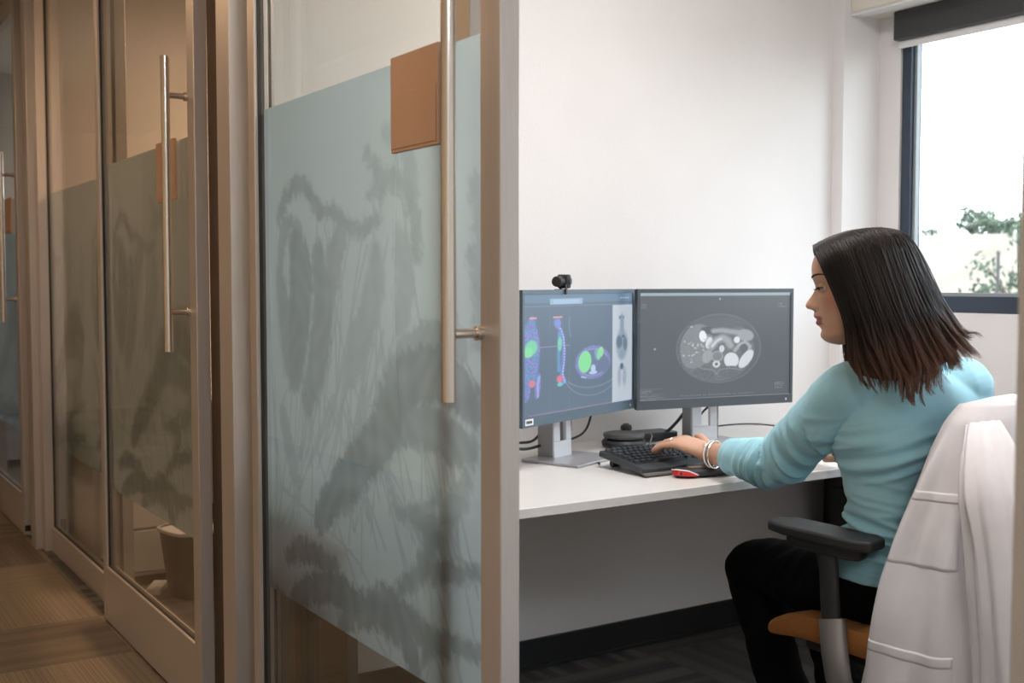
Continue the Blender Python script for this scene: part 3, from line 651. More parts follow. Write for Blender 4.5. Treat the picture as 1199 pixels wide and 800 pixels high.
def monitor(loc, yaw, W, H, painter, label, haze_lift, zc, bez, sticker=False):
    t = empty('monitor', (loc[0], loc[1], DZ), R(yaw), label, 'monitor'); z = zc - DZ
    b = MB(); b.box(-W / 2, 0, z - H / 2, W / 2, .016, z + H / 2); b.box(-W / 2 + .06, .016, z - H / 2 + .05, W / 2 - .06, .040, z + H / 2 - .05)
    b.build('back_housing', M['darkgrey'], t, bevel=.004, bseg=3)
    sb, tb, bb = .011, .013, .030
    f = MB(); y0, y1 = -.006, .0015
    f.box(-W / 2, y0, z - H / 2, W / 2, y1, z - H / 2 + bb); f.box(-W / 2, y0, z + H / 2 - tb, W / 2, y1, z + H / 2)
    f.box(-W / 2, y0, z - H / 2 + bb, -W / 2 + sb, y1, z + H / 2 - tb); f.box(W / 2 - sb, y0, z - H / 2 + bb, W / 2, y1, z + H / 2 - tb)
    f.build('bezel', mat('bezel', bez, .35), t, bevel=.0008)  # bezel colour lifted towards blue to stand in for reflections
    sw, sh = W - 2 * sb, H - tb - bb; nu, nv = int(sw / .0017), int(sh / .0017)
    I = painter(nu, nv)[::-1]
    I = I + np.array(haze_lift)  # even bluish haze over the screen, painted into its picture
    u = np.linspace(-sw / 2, sw / 2, nu); v = np.linspace(z - H / 2 + bb, z + H / 2 - tb, nv); U, V = np.meshgrid(u, v)
    me = bpy.data.meshes.new('screen'); idx = np.arange(nu * nv).reshape(nv, nu)
    me.from_pydata(np.stack([U, np.full(U.shape, -.0015), V], -1).reshape(-1, 3).tolist(), [], np.stack([idx[:-1, :-1], idx[:-1, 1:], idx[1:, 1:], idx[1:, :-1]], -1).reshape(-1, 4).tolist())
    me.update(); a = me.color_attributes.new('picture', 'FLOAT_COLOR', 'POINT'); c = np.ones((nu * nv, 4), np.float32); c[:, :3] = I.reshape(-1, 3); a.data.foreach_set('color', c.ravel())
    link('screen', me, M['screen'], t, smooth=False)
    MB().box(W / 2 - .030, -.0066, z - H / 2 + .010, W / 2 - .026, -.006, z - H / 2 + .017).build('power_light', M['white'], t, smooth=False)
    # stand: tilted two-legged column with a cable opening, flat base plate
    s = MB(); sy = .075
    def leg(x0, x1, zt, zb, ya, yb, th=.012):
        s.add([(x0, ya, zt), (x1, ya, zt), (x1, ya + th, zt), (x0, ya + th, zt), (x0, yb, zb), (x1, yb, zb), (x1, yb + th, zb), (x0, yb + th, zb)], [(0, 1, 2, 3), (7, 6, 5, 4), (0, 4, 5, 1), (1, 5, 6, 2), (2, 6, 7, 3), (3, 7, 4, 0)])
    leg(-.050, -.012, .33, .055, sy, sy - .01); leg(.020, .050, .33, .055, sy, sy - .01); leg(-.050, .050, .0551, .006, sy - .01, sy - .012)
    leg(-.012, .020, .33, .20, sy, sy - .005)
    s.build('stand_column', M['silver'], t, bevel=.003)
    leg2 = MB(); leg2.box(-.056, sy - .008, .010, -.0495, sy + .045, .33); leg2.box(.0495, sy - .008, .010, .056, sy + .045, .33); leg2.build('stand_side', mat('stand_side_grey', (.30, .30, .31), .45, .3), t, bevel=.002)  # sides in a darker grey than the column
    MB().box(-.045, .035, .24, .045, sy + .01, .36).build('mount', M['silver'], t, bevel=.004)
    MB().prism([(-.13, -.10), (.13, -.10), (.115, .11), (-.115, .11)], .008, Matrix.Translation((0, .03, 0))).build('base_plate', mat('base_silver', (.42, .42, .45), .35, .5), t, bevel=.002)
    if sticker:
        st = MB().box(-W / 2 + .012, -.0072, z - H / 2 + .006, -W / 2 + .052, -.0062, z - H / 2 + .024).build('asset_sticker', M['white'], t, smooth=False)
        bars = MB(); x = -W / 2 + .017; r_ = random.Random(2)
        while x < -W / 2 + .046:
            wd = r_.uniform(.0006, .0018); bars.box(x, -.0076, z - H / 2 + .011, x + wd, -.0071, z - H / 2 + .019); x += wd + r_.uniform(.0006, .0014)
        bars.build('print', M['black'], st, smooth=False)
    return t
monA = monitor((2.025, 2.78), 22.4, .640, .386, pet_screen, 'monitor with coloured scan views and the webcam on top, nearest the door frame', (.100, .160, .230), 1.064, (.10, .15, .20), True)
monB = monitor((2.60, 2.812), -8.4, .611, .388, ct_screen, 'black monitor showing one grey cross-section scan, nearer the window', (.085, .105, .12), 1.063, (.07, .088, .105))

def mpt(x, y, z, c=(2.025, 2.78), yaw=22.4):        # a point in a monitor's frame to the world
    a = R(yaw); return (c[0] + x * math.cos(a) - y * math.sin(a), c[1] + x * math.sin(a) + y * math.cos(a), z)
p = mpt(-.100, .004, 1.2545)
t = empty('webcam', p, R(22.4 + 14), 'small black webcam clipped on top of the scan monitor', 'webcam')
MB().tube([(-.038, .006, .026), (.006, .006, .026)], .0155, 20).build('body', M['black'], t, bevel=.003)
MB().box(.004, -.016, .006, .034, .018, .047).build('lens_block', M['black_soft'], t, bevel=.005, bseg=3)
MB().tube([(.019, -.0155, .027), (.019, -.020, .027)], .010, 20).build('lens', M['darkgrey'], t)
MB().tube([(.034, .002, .044), (.043, .002, .042), (.044, .002, .012), (.034, .002, .008)], .0018, 8).build('side_loop', M['black'], t)
MB().box(-.010, -.014, -.012, .004, -.011, .018).box(-.010, -.014, .0, .004, .022, .004).box(-.010, .002, .0, .004, .006, .02).build('clip', M['black'], t, bevel=.001)

# ------------------------------------------------------------------ keyboard
KX, KY, KA = 1.992, 2.445, -2
t = empty('keyboard', (KX, KY, DZ), R(KA), 'black keyboard with raised back under the woman\'s left hand', 'keyboard')
tilt = Matrix.Translation((0, 0, .006)) @ Matrix.Rotation(R(6.5), 4, 'X')
def tb(mb, x0, y0, z0, x1, y1, z1): return mb.box(x0, y0, z0, x1, y1, z1, tilt)
tb(MB(), 0, 0, 0, .362, .215, .018).build('case', M['darkgrey'], t, bevel=.004, bseg=3)
tb(MB(), .008, .050, .0175, .354, .207, .0195).build('key_tray', M['black'], t, bevel=.001)
tb(MB(), .0, -.012, -.001, .362, .006, .006).build('front_lip', mat('lip_grey', (.16, .15, .14), .5), t, bevel=.002)
for x in (.03, .30): MB().tube([(x, .19, .011), (x + .03, .19, .011)], .011, 16).build('foot', M['black'], t, bevel=.001)
kz = mat('key_cap', (.022, .025, .03), .38); kbase = None; nkey = 0
km = MB(); km.add([(-.0078, -.0078, 0), (.0078, -.0078, 0), (.0078, .0078, 0), (-.0078, .0078, 0), (-.006, -.0055, .007), (.006, -.0055, .007), (.006, .0068, .007), (-.006, .0068, .007)], [(0, 3, 2, 1), (4, 5, 6, 7), (0, 1, 5, 4), (1, 2, 6, 5), (2, 3, 7, 6), (3, 0, 4, 7)])
kme = km.mesh('key'); kme.materials.append(kz)
def key(x, y, wk=1.0):
    o = bpy.data.objects.new('key', kme); C.objects.link(o); o.parent = t
    mm = tilt @ Matrix.Translation((x, y, .0195)); o.matrix_local = mm @ Matrix.Diagonal((wk, 1, 1, 1)); return o
for r_i in range(6):
    y = .063 + r_i * .0262 + (.006 if r_i == 5 else 0) - .004
    if r_i == 0:
        for x, wk in ((.020, 1.2), (.043, 1.2), (.066, 1.2), (.135, 6.2), (.205, 1.2), (.228, 1.2), (.251, 1.2)): key(x, y, wk)
    else:
        off = (.004, .012, .008, .0, .0)[r_i - 1]
        for k in range(13): key(.020 + k * .0188 + off * (k > 0), y, 1.02)
    for k in range(2 if r_i in (1, 2, 3) else 3):
        key(.296 + k * .0188 if r_i else .296 + k * .0188, y)

# handheld device with a red side, lying in front of the keyboard
t = empty('handheld_device', (2.150, 2.370, DZ), R(-18), 'black and grey handheld device with a red end, lying under the woman\'s wrist', 'device')
b = MB(); b.rings([[(x, wy * math.cos(a), .014 + h * math.sin(a)) for a in [2 * math.pi * k / 20 for k in range(20)]] for x, wy, h in ((-.088, .012, .009), (-.080, .024, .013), (-.04, .029, .0139), (.02, .027, .0139), (.07, .024, .0125), (.088, .014, .009))])
b.build('body', M['black_soft'], t)
MB().box(-.050, -.014, .026, .005, .012, .029).build('button_panel', mat('brown_grey_pad', (.20, .14, .12), .4), t, bevel=.003, bseg=3)
b = MB(); b.tube([(-.091, .010, .012), (-.084, -.016, .015), (-.060, -.029, .014), (-.035, -.032, .009)], [(.007, .003), (.0085, .004), (.008, .004), (.003, .003)], 10); b.build('red_end', M['red'], t)
b = MB(); b.tube([(-.093, .010, .021), (-.086, -.017, .0245), (-.061, -.031, .022), (-.033, -.035, .010)], .0017, 8); b.build('silver_edge', M['silver'], t)

# conference puck, box, cables
t = empty('conference_speaker', (2.318, 2.945, DZ), 0, 'round black conference speaker puck on the desk between the monitors', 'speaker')
MB().lathe([(.060, 0), (.070, .004), (.073, .016), (.068, .024), (.05, .026)], 40).build('base_disc', M['black'], t)
MB().lathe([(.045, .026), (.064, .030), (.068, .038), (.066, .044), (.060, .046), (.0595, .0455)], 40).build('top_disc', mat('puck_grey', (.07, .07, .075), .45), t)
t = empty('earpiece_knob', (2.395, 3.03, DZ), 0, 'small round black knob standing behind the conference speaker', 'knob')
MB().lathe([(.018, 0), (.018, .004), (.006, .008), (.006, .035)], 16).build('stem', M['black'], t)
b = MB(); b.lathe([(.001, .030), (.014, .034), (.020, .044), (.018, .055), (.008, .062), (.001, .063)], 20); b.build('ball', M['black'], t)
t = empty('docking_box', (2.500, 3.02, DZ), R(-2), 'flat black dock box on the desk beside the conference speaker', 'dock')
MB().box(-.085, -.045, 0, .075, .05, .030).build('housing', M['darkgrey'], t, bevel=.004)
MB().box(-.060, -.0462, .008, -.045, -.0445, .016).box(-.035, -.0462, .008, -.020, -.0445, .016).build('port', M['black'], t, smooth=False)
z = DZ + .003
p0 = mpt(.0, .11, .93); 
cable('monitor_cable', [mpt(.004, .075, 1.0), mpt(.002, .082, .88), mpt(.01, .09, .80), mpt(.04, .10, .785), mpt(.10, .06, .805), mpt(.135, .05, .85), mpt(.140, .045, .93)], .0036, M['black'], 'black cable looping from the scan monitor behind its stand', 'cable')
cable('power_cable', [mpt(.0, .125, .84), mpt(-.06, .13, .80), mpt(-.14, .13, .80), mpt(-.26, .14, .81), mpt(-.4, .14, .80)], .0042, M['black'], 'upper black cable running left behind the scan monitor stand', 'cable')
cable('power_cable', [mpt(-.02, .10, .79), mpt(-.10, .125, .778), mpt(-.2, .14, .785), mpt(-.42, .16, .77)], .0045, M['black'], 'lower black cable running left behind the scan monitor stand', 'cable')
q = lambda x, y, zz: mpt(x, y, zz, (2.60, 2.812), -8.4)
cable('monitor_cable', [q(-.01, .08, .95), q(-.016, .09, .86), q(-.008, .095, .825), q(.02, .09, .85), q(.06, .07, .885), q(.09, .06, .92)], .004, M['black'], 'black cable hanging through the stand of the window-side monitor', 'cable')
cable('power_cable', [q(-.02, .13, .86), q(-.06, .15, .80), q(-.10, .16, .765), q(-.15, .17, z + .001)], .0055, M['black'], 'thick black cable dropping behind the window-side monitor stand', 'cable')
cable('desk_cable', [(2.66, 3.0, z + .02), (2.80, 3.03, z + .022), (2.98, 3.03, z + .018), (3.15, 2.96, z), (3.3, 2.9, z)], .0028, M['gasket'], 'thin dark cable lying on the desk toward the window', 'cable')
cable('keyboard_cable', [(2.20, 2.665, z + .018), (2.21, 2.74, z), (2.27, 2.83, z), (2.345, 2.86, z + .002), (2.40, 2.90, z + .03), (2.43, 2.95, z + .034)], .0024, mat('grey_cable', (.12, .13, .14), .4), 'thin grey cable curling from the keyboard past the conference speaker', 'cable')
cable('device_cable', [(2.02, 2.68, z), (2.08, 2.76, z), (2.17, 2.80, z), (2.24, 2.77, z + .0), (2.34, 2.75, z), (2.46, 2.86, z), (2.50, 2.925, z + .004)], .0024, M['black'], 'thin black cable winding over the desk behind the keyboard to the dock box', 'cable')
cable('mouse_cable', [(2.530, 2.50, z+.004), (2.56, 2.58, z), (2.68, 2.62, z), (2.80, 2.68, z), (2.84, 2.64, z), (2.78, 2.60, z), (2.70, 2.64, z+.004)], .002, M['black'], 'thin black cable loop beside the base of the window-side monitor', 'cable')
t = empty('computer_mouse', (2.515, 2.425, DZ), R(8), 'black computer mouse beneath the right hand behind the forearm', 'mouse')
MB().rings([[(wx * math.cos(a), y, max(0, h * math.sin(a))) for a in [2 * math.pi * k / 24 for k in range(24)]] for y, wx, h in ((-.055, .012, .012), (-.045, .026, .026), (-.015, .031, .036), (.02, .029, .033), (.045, .024, .022), (.055, .012, .010))]).build('shell', M['black_soft'], t)
MB().tube([(-.003, .030, .031), (.003, .030, .031)], .006, 12).build('scroll_wheel', M['darkgrey'], t)

# ------------------------------------------------------------------ rooms next door
for k, (y0, lab) in enumerate(((5.34, 'white desk along the end wall of the middle office'), (8.2, 'white desk along the end wall of the farthest office'))):
    t = empty('desk', (2.37, y0 + .31, 0), 0, lab, 'desk')
    MB().box(-1.2, -.31, .715, 1.2, .30, .74).build('desktop', M['desk'], t, bevel=.002)
    for x in (-1.2, 1.17): MB().box(x, -.30, 0, x + .03, .29, .715).build('end_panel', M['desk'], t, bevel=.002)
t = empty('waste_bin', (1.40, 4.62, .0), R(12), 'grey lidless waste bin on the carpet behind the glass of the middle office', 'bin')
b = MB(); n = 24
def sq(r, z, k=.55): return [(r * math.copysign(abs(math.cos(a)) ** k, math.cos(a)), r * math.copysign(abs(math.sin(a)) ** k, math.sin(a)), z) for a in [2 * math.pi * i / n for i in range(n)]]
b.rings([sq(.085, 0), sq(.115, .27), sq(.120, .275), sq(.112, .278), sq(.080, .01)]); b.build('tub', mat('bin_grey', (.12, .115, .11), .45, .2), t)
b = MB(); b.rings([sq(.1135, .262), sq(.1215, .266), sq(.1225, .278), sq(.1145, .281), sq(.1125, .272)]); b.build('rim', M['silver'], t)
t = empty('power_strip', (1.285, 4.735, 0), R(62), 'short white power strip on the carpet beside the waste bin', 'power strip')
MB().box(-.07, -.03, 0, .07, .03, .03).build('housing', M['white'], t, bevel=.006, bseg=3)
for x in (-.04, 0, .04): MB().tube([(x, 0, .0295), (x, 0, .0312)], .016, 16).build('socket', M['silver'], t)
MB().tube([tuple(v) for v in cr([(.07, 0, .015), (.12, .03, .006), (.16, -.03, .006), (.20, -.10, .006), (.3, -.12, .006)], 6)], .004, 8).build('cord', M['black'], t)
t = empty('reflection_pedestal', (1.275, 5.08, 0), 0, 'narrow white block with drawers added in place of a glass reflection at the middle office door', 'reflection_pedestal')  # added block that imitates a pale reflection in the glass
MB().box(-.09, -.22, .04, .10, .22, .62).build('body', M['white'], t, bevel=.004)
MB().box(-.08, -.21, 0, .09, .21, .04).build('plinth', M['charcoal'], t)
for k in range(3): MB().box(-.085, -.234, .06 + k * .185, .095, -.221, .235 + k * .185).build('drawer', M['white'], t, bevel=.003)

# ================================================================== office chair with a lab coat over its back
CX, CY = 2.31, 1.80
t = empty('office_chair', (CX, CY, 0), 0, 'swivel chair with orange seat and black armrests, white coat over its back', 'chair')
b = MB(); RRs = []
for x, e in ((-.250, .6), (-.245, .85), (-.22, 1), (-.10, 1.0), (0, 1.0), (.10, 1.0), (.22, 1), (.245, .85), (.250, .6)):
    dip = .012 * (abs(x) / .25) ** 2
    cross = []
    for k in range(28):
        a = 2 * math.pi * k / 28; cy, sy = math.cos(a), math.sin(a)
        y = .235 * math.copysign(abs(cy) ** .45, cy); zz = .034 * math.copysign(abs(sy) ** .7, sy)
        drop = -.032 * max(0, (y - .08) / .155) ** 2
        cross.append((x, .005 + y * (.93 + .07 * e), .436 + dip + zz * e + drop))
    RRs.append(cross)
b.rings(RRs); b.build('seat', M['orange'], t)
MB().box(-.20, -.19, .375, .20, .16, .405).build('seat_pan', M['black_soft'], t, bevel=.012, bseg=3)
MB().box(-.09, -.12, .30, .09, .10, .376).build('tilt_mechanism', M['charcoal'], t, bevel=.012)
MB().lathe([(.026, .07), (.026, .20), (.019, .202), (.019, .31)], 20).build('gas_column', M['black'], t)
b = MB()
b.lathe([(.045, .065), (.05, .08), (.045, .115), (.02, .12)], 20)
b.build('hub', M['chairgrey'], t)
for k in range(5):
    a = R(20 + 72 * k); d = Vector((math.cos(a), math.sin(a), 0))
    l_ = MB().tube([d * .03 + Vector((0, 0, .095)), d * .17 + Vector((0, 0, .09)), d * .30 + Vector((0, 0, .070))], [(.018, .024), (.014, .02), (.010, .016)], 12).build('base_spoke', M['chairgrey'], t)
    cst = MB().tube([d * .30 + Vector((0, 0, .07)), d * .30 + Vector((0, 0, .045))], .008, 10)
    s_ = Vector((-d.y, d.x, 0)); c0 = d * .30 + Vector((0, 0, .027))
    cst.tube([c0 - s_ * .028, c0 - s_ * .006], .027, 20).tube([c0 + s_ * .006, c0 + s_ * .028], .027, 20)
    cst.build('caster', M['black'], t, bevel=.002)
def mirror(pts, s): return [(p[0] * s, *p[1:]) for p in pts]
for s in (-1, 1):
    nm = 'armrest'
    a = MB(); pad = [(-.052, -.11), (-.035, -.15), (.03, -.165), (.052, -.12), (.055, .08), (.04, .145), (-.005, .16), (-.045, .12)]
    mt = Matrix.Translation((s * .228, .075, .668)) @ Matrix.Diagonal((s, 1, 1, 1))
    ar = a.prism([(p[0] * 1.06, p[1]) for p in pad], .026, mt).build('armrest', M['armpad'], t, bevel=.007, bseg=3)
    g = MB(); g.prism([(p[0] * .62, p[1] * .72) for p in pad], .030, Matrix.Translation((s * .228, .070, .638)) @ Matrix.Diagonal((s, 1, 1, 1))); g.build('slide_plate', M['black_soft'], ar, bevel=.008, bseg=3)
    pst = MB().tube(mirror([(.232, .065, .65), (.238, .05, .60), (.252, .03, .50), (.262, .012, .44)], s), [(.020, .030), (.016, .027), (.016, .027), (.015, .026)], 20, up=(1, 0, 0)).build('armrest_post', M['black_soft'], t)
    slv = MB().tube(mirror([(.256, .022, .492), (.266, .004, .42), (.270, -.012, .36), (.245, -.02, .315), (.17, -.02, .30), (.08, -.02, .315)], s), [(.022, .037), (.022, .037), (.021, .036), (.018, .033), (.014, .030), (.012, .03)], 20, up=(1, 0, 0)).build('armrest_sleeve', M['chairgrey'], t)
# back
def back_pt(u, v):          # u -1..1 across, v 0..1 up
    wdt = .205 + .01 * math.sin(v * math.pi) - .080 * v
    return (u * wdt, -.195 - .045 * v + .03 * math.sin(v * 3.1) * .6 - .02 * (1 - u * u), .52 + .455 * v)
b = MB(); fr = []
for j in range(13):
    v = j / 12; f_ = [Vector(back_pt(-1 + i / 6, v)) for i in range(13)]; fr.append([p + Vector((0, .012, 0)) for p in f_] + [p - Vector((0, .014, 0)) for p in reversed(f_)])
b.rings(fr); b.build('backrest', M['mesh_back'], t, bevel=.006)
MB().tube([(0, -.12, .345), (0, -.23, .36), (0, -.285, .45), (0, -.275, .60)], [(.02, .035)] * 4, 14).build('back_support', M['chairgrey'], t)

coatm = noisy(mat('white_coat_cloth', (.72, .69, .70), .85), (.73, .70, .725), (.76, .73, .75), 30, 3, .12, bscale=900)
BS(coatm).inputs['Sheen Weight'].default_value = .2
top_path = [(2.205, 1.615), (2.182, 1.592), (2.178, 1.562), (2.21, 1.530), (2.31, 1.495), (2.44, 1.512), (2.515, 1.55), (2.53, 1.60), (2.52, 1.64)]
mid_path = [(2.085, 1.690), (2.038, 1.655), (2.052, 1.555), (2.12, 1.455), (2.31, 1.425), (2.50, 1.455), (2.57, 1.53), (2.59, 1.60), (2.55, 1.66)]
low_path = [(2.045, 1.715), (1.998, 1.670), (2.005, 1.55), (2.09, 1.40), (2.31, 1.36), (2.52, 1.40), (2.61, 1.50), (2.64, 1.62), (2.58, 1.69)]
TP, MP, LP = [np.array(cr(p_, 16)) for p_ in (top_path, mid_path, low_path)]
Z0c, Z1c = 1.000, .235
def coat_pt(s, t_, off=0):  # s 0..1 along, t 0 (top) .. 1 (hem)
    n = len(TP) - 1; f = min(max(s, 0), 1) * n; i = min(int(f), n - 1); w_ = f - i
    a = TP[i] * (1 - w_) + TP[i + 1] * w_; m_ = MP[i] * (1 - w_) + MP[i + 1] * w_; l_ = LP[i] * (1 - w_) + LP[i + 1] * w_
    q_ = (1 - t_) * (1 - 2 * t_) * a + 4 * t_ * (1 - t_) * m_ + t_ * (2 * t_ - 1) * l_
    tg = (LP[min(i + 1, n)] - LP[max(i - 1, 0)]); nn = np.array([tg[1], -tg[0]]); nn = nn / (np.hypot(*nn) + 1e-9)   # outward
    if nn[0] * (q_[0] - 2.31) + nn[1] * (q_[1] - 1.58) < 0: nn = -nn
    fold = .0085 * math.sin(s * 46 + 1.2 * math.sin(t_ * 3)) * min(1, t_ * 2.5) + .012 * (noise.noise(Vector((s * 14 + t_ * 2, t_ * 2.2, 8)))) * min(1, t_ * 3) + .004 * math.sin(s * 83 + t_ * 5) * min(1, t_ * 2) + .006 * noise.noise(Vector((s * 9, t_ * 5, 3)))
    q_ = q_ + nn * (fold + off)
    z = Z0c + (Z1c - Z0c) * t_ + .010 * math.sin(s * math.pi) * (1 - t_) + .008 * math.sin(s * 20) * t_
    if t_ < .04: k_ = (1 - t_ / .04); q_ = q_ * (1 - .14 * k_) + np.array([2.31, 1.575]) * .14 * k_; z += .006 * math.sin(k_ * 1.5)
    return (q_[0], q_[1], z)
def coat_patch(name, s0, s1, t0, t1, off, th, parent, m=coatm, ns=24, nt=24, label=None):
    V = [coat_pt(s0 + (s1 - s0) * i / ns, t0 + (t1 - t0) * j / nt, off) for j in range(nt + 1) for i in range(ns + 1)]
    o_ = Vector(parent.location) if parent else Vector((0, 0, 0)); V = [Vector(v) - o_ for v in V]
    F = [(j * (ns + 1) + i, j * (ns + 1) + i + 1, (j + 1) * (ns + 1) + i + 1, (j + 1) * (ns + 1) + i) for j in range(nt) for i in range(ns)]
    o = MB().add(V, F).build(name, m, parent, ang=180); sd_ = o.modifiers.new('cloth', 'SOLIDIFY'); sd_.thickness = th; sd_.offset = 0
    return o
t = empty('lab_coat', (2.31, 1.575, 1.0), 0, 'white lab coat hung over the back of the orange-seated chair', 'coat')
coat_patch('coat_body', 0, 1, 0, 1, 0, .003, t, ns=150, nt=90)
# cloth closing over the top of the backrest
tf = MB(); g = []; cc = Vector((2.355, 1.578, 1.0))
for k in range(9):
    q_ = 1 - k / 8 * .97; row = []
    for i in range(81):
        a = Vector(coat_pt(i / 80, 0)); p_ = cc + (a - cc) * q_; p_.z = a.z + .010 * math.sin((1 - q_) * 2.2) + .003 * noise.noise(p_ * 30) * (1 - q_); row.append(p_ - Vector(t.location))
    g.append(row)
tf.rings(g, cap=False, closed=True)
o = tf.build('shoulder_fold', coatm, t, ang=180); sd_ = o.modifiers.new('cloth', 'SOLIDIFY'); sd_.thickness = .004
coat_patch('pocket', .105, .31, .235, .44, .0016, .0012, t, ns=30, nt=20)
coat_patch('pocket_hem', .105, .31, .235, .262, .0020, .0009, t, ns=30, nt=4)
coat_patch('pocket', .09, .31, .665, .92, .0016, .0012, t, ns=30, nt=20)
coat_patch('pocket_hem', .09, .31, .665, .695, .0020, .0009, t, ns=30, nt=4)
coat_patch('vent_seam', .055, .062, .06, 1, .002, .0012, t, ns=2, nt=40)
# sleeve hanging down the outside
sl = MB(); cen = cr([(2.250, 1.575, .985), (2.205, 1.540, .980), (2.150, 1.490, .93), (2.112, 1.445, .84), (2.090, 1.400, .68), (2.075, 1.368, .50), (2.070, 1.352, .33), (2.070, 1.348, .25)], 10); RRs = []
for k, c_ in enumerate(cen):
    f_ = k / (len(cen) - 1); wd = .012 + .060 * min(1, f_ * 2.2); dp = .006 + .026 * min(1, f_ * 2.4); row = []
    ax = Vector((.62, -.78, 0)); nx_ = Vector((-.78, -.62, 0))
    for i in range(48):
        a = 2 * math.pi * i / 48; rr_ = 1 + .10 * math.sin(3 * a + f_ * 5) + .09 * math.sin(9 * a - f_ * 4) + .05 * math.sin(15 * a + f_ * 7) + .10 * noise.noise(Vector((math.cos(a) * 1.6, math.sin(a) * 1.6, f_ * 7)))
        row.append(Vector(c_) + ax * (wd * math.cos(a) * rr_) + nx_ * (dp * math.sin(a) * rr_) - Vector(t.location))
    RRs.append(row)
sl.rings(RRs); sl.build('sleeve', coatm, t, ang=180)

# ================================================================== the woman at the desk
def voxel(mb, size, it=2, post=None):                # union of closed shells into one smooth surface
    me = mb.mesh('tmp'); bm = bmesh.new(); bm.from_mesh(me); bmesh.ops.recalc_face_normals(bm, faces=bm.faces); bm.to_mesh(me); bm.free()
    o = bpy.data.objects.new('tmp', me); C.objects.link(o)
    m_ = o.modifiers.new('r', 'REMESH'); m_.mode = 'VOXEL'; m_.voxel_size = size; m_.adaptivity = 0
    dg = bpy.context.evaluated_depsgraph_get(); out = bpy.data.meshes.new_from_object(o.evaluated_get(dg))
    bpy.data.objects.remove(o); bpy.data.meshes.remove(me)
    n = len(out.vertices); V = np.empty(n * 3); out.vertices.foreach_get('co', V); V = V.reshape(-1, 3)
    E = np.empty(len(out.edges) * 2, int); out.edges.foreach_get('vertices', E); E = E.reshape(-1, 2)
    deg = np.bincount(E.ravel(), minlength=n)[:, None]
    def lapl(V, k):
        for i in range(k):
            for f in (.6, -.42):
                S = np.zeros_like(V)
                for c in range(3): S[:, c] = np.bincount(E[:, 0], V[E[:, 1], c], n) + np.bincount(E[:, 1], V[E[:, 0], c], n)
                V = V + f * (S / deg - V)
        return V
    V = lapl(V, it)
    if post:
        out.vertices.foreach_set('co', V.ravel()); out.update()
        Nn = np.empty(n * 3); out.vertices.foreach_get('normal', Nn); Nn = Nn.reshape(-1, 3)
        V = lapl(post(V, Nn), 1)
    out.vertices.foreach_set('co', V.ravel()); out.update()
    return out, V
def sring(c, right, rx, ry, n=40, k=.9, up=Vector((0, 0, 1)), ryb=None):
    rt = Vector(right).normalized(); fw = up.cross(rt).normalized(); row = []
    for i in range(n):
        a = 2 * math.pi * i / n; cs, sn = math.cos(a), math.sin(a)
        yy = ry if sn > 0 else (ryb or ry)
        row.append(Vector(c) + rt * rx * math.copysign(abs(cs) ** k, cs) + fw * yy * math.copysign(abs(sn) ** k, sn))
    return row
def limb(mb, pts, n=6, seg=24, up=None):             # pts: (x,y,z,r) or (x,y,z,ra,rb)
    q = cr([tuple(p) if len(p) == 5 else (*p, p[3]) for p in pts], n)
    return mb.tube([tuple(p[:3]) for p in q], [(p[3], p[4]) for p in q], seg, up=up)
def ball(mb, c, r, n=16, m=10, S_=(1, 1, 1)):
    RR = [[Vector(c) + Vector((r * S_[0] * math.sin(b) * math.cos(a), r * S_[1] * math.sin(b) * math.sin(a), -r * S_[2] * math.cos(b))) for a in [2 * math.pi * i / n for i in range(n)]] for b in [.04 + (math.pi - .08) * j / m for j in range(m + 1)]]
    return mb.rings(RR)
def interp(tab, z): return float(np.interp(z, [p[0] for p in tab], [p[1] for p in tab]))
def sm(tab):                                          # smooth table through Catmull-Rom
    q = cr(tab, 8); q = sorted((float(a), float(b)) for a, b in q); return q

# joints
NB = Vector((2.232, 1.800, 1.075))
SHL, ELL, WRL = (2.135, 1.850, 1.022), (2.150, 2.095, .812), (2.169, 2.376, .803)
SHR, ELR, WRR = (2.412, 1.742, 1.028), (2.625, 1.985, .835), (2.530, 2.262, .790)
HIL, KNL, ANL = (2.205, 1.850, .535), (2.247, 2.290, .487), (2.285, 2.165, .10)
HIR, KNR, ANR = (2.400, 1.850, .535), (2.500, 2.290, .487), (2.500, 2.165, .10)
# head frame
HS = 1.125
FA, TILT = R(43.5), R(-7)
HM = Matrix.Translation((2.098, 1.797, 1.272)) @ Matrix.Rotation(FA, 4, 'Z') @ Matrix.Rotation(TILT, 4, 'X') @ Matrix.Diagonal((HS, HS, HS, 1))
HMI = HM.inverted()
front = sm([(-.118, .050), (-.112, .070), (-.102, .083), (-.092, .0865), (-.082, .083), (-.070, .082), (-.055, .084), (-.04, .085), (-.02, .085), (0, .0835), (.015, .087), (.03, .0895), (.05, .0885), (.07, .080), (.085, .067), (.098, .047), (.108, .022), (.114, 0.004)])
bump = sm([(-.118, 0), (-.095, 0), (-.084, -.001), (-.077, .003), (-.070, .0105), (-.0635, .0085), (-.0605, .0045), (-.057, .010), (-.051, .0115), (-.044, .008), (-.0405, .010), (-.037, .021), (-.031, .0255), (-.025, .0235), (-.015, .0155), (-.004, .0075), (.006, .002), (.015, 0), (.114, 0)])
bumpw = sm([(-.118, .02), (-.077, .020), (-.063, .021), (-.052, .019), (-.044, .013), (-.038, .0125), (-.030, .0115), (-.015, .0085), (.005, .0075), (.114, .01)])
width = sm([(-.118, .012), (-.110, .026), (-.098, .038), (-.080, .0485), (-.060, .0565), (-.035, .063), (-.01, .0675), (.02, .071), (.045, .0715), (.07, .064), (.09, .049), (.104, .030), (.114, .006)])
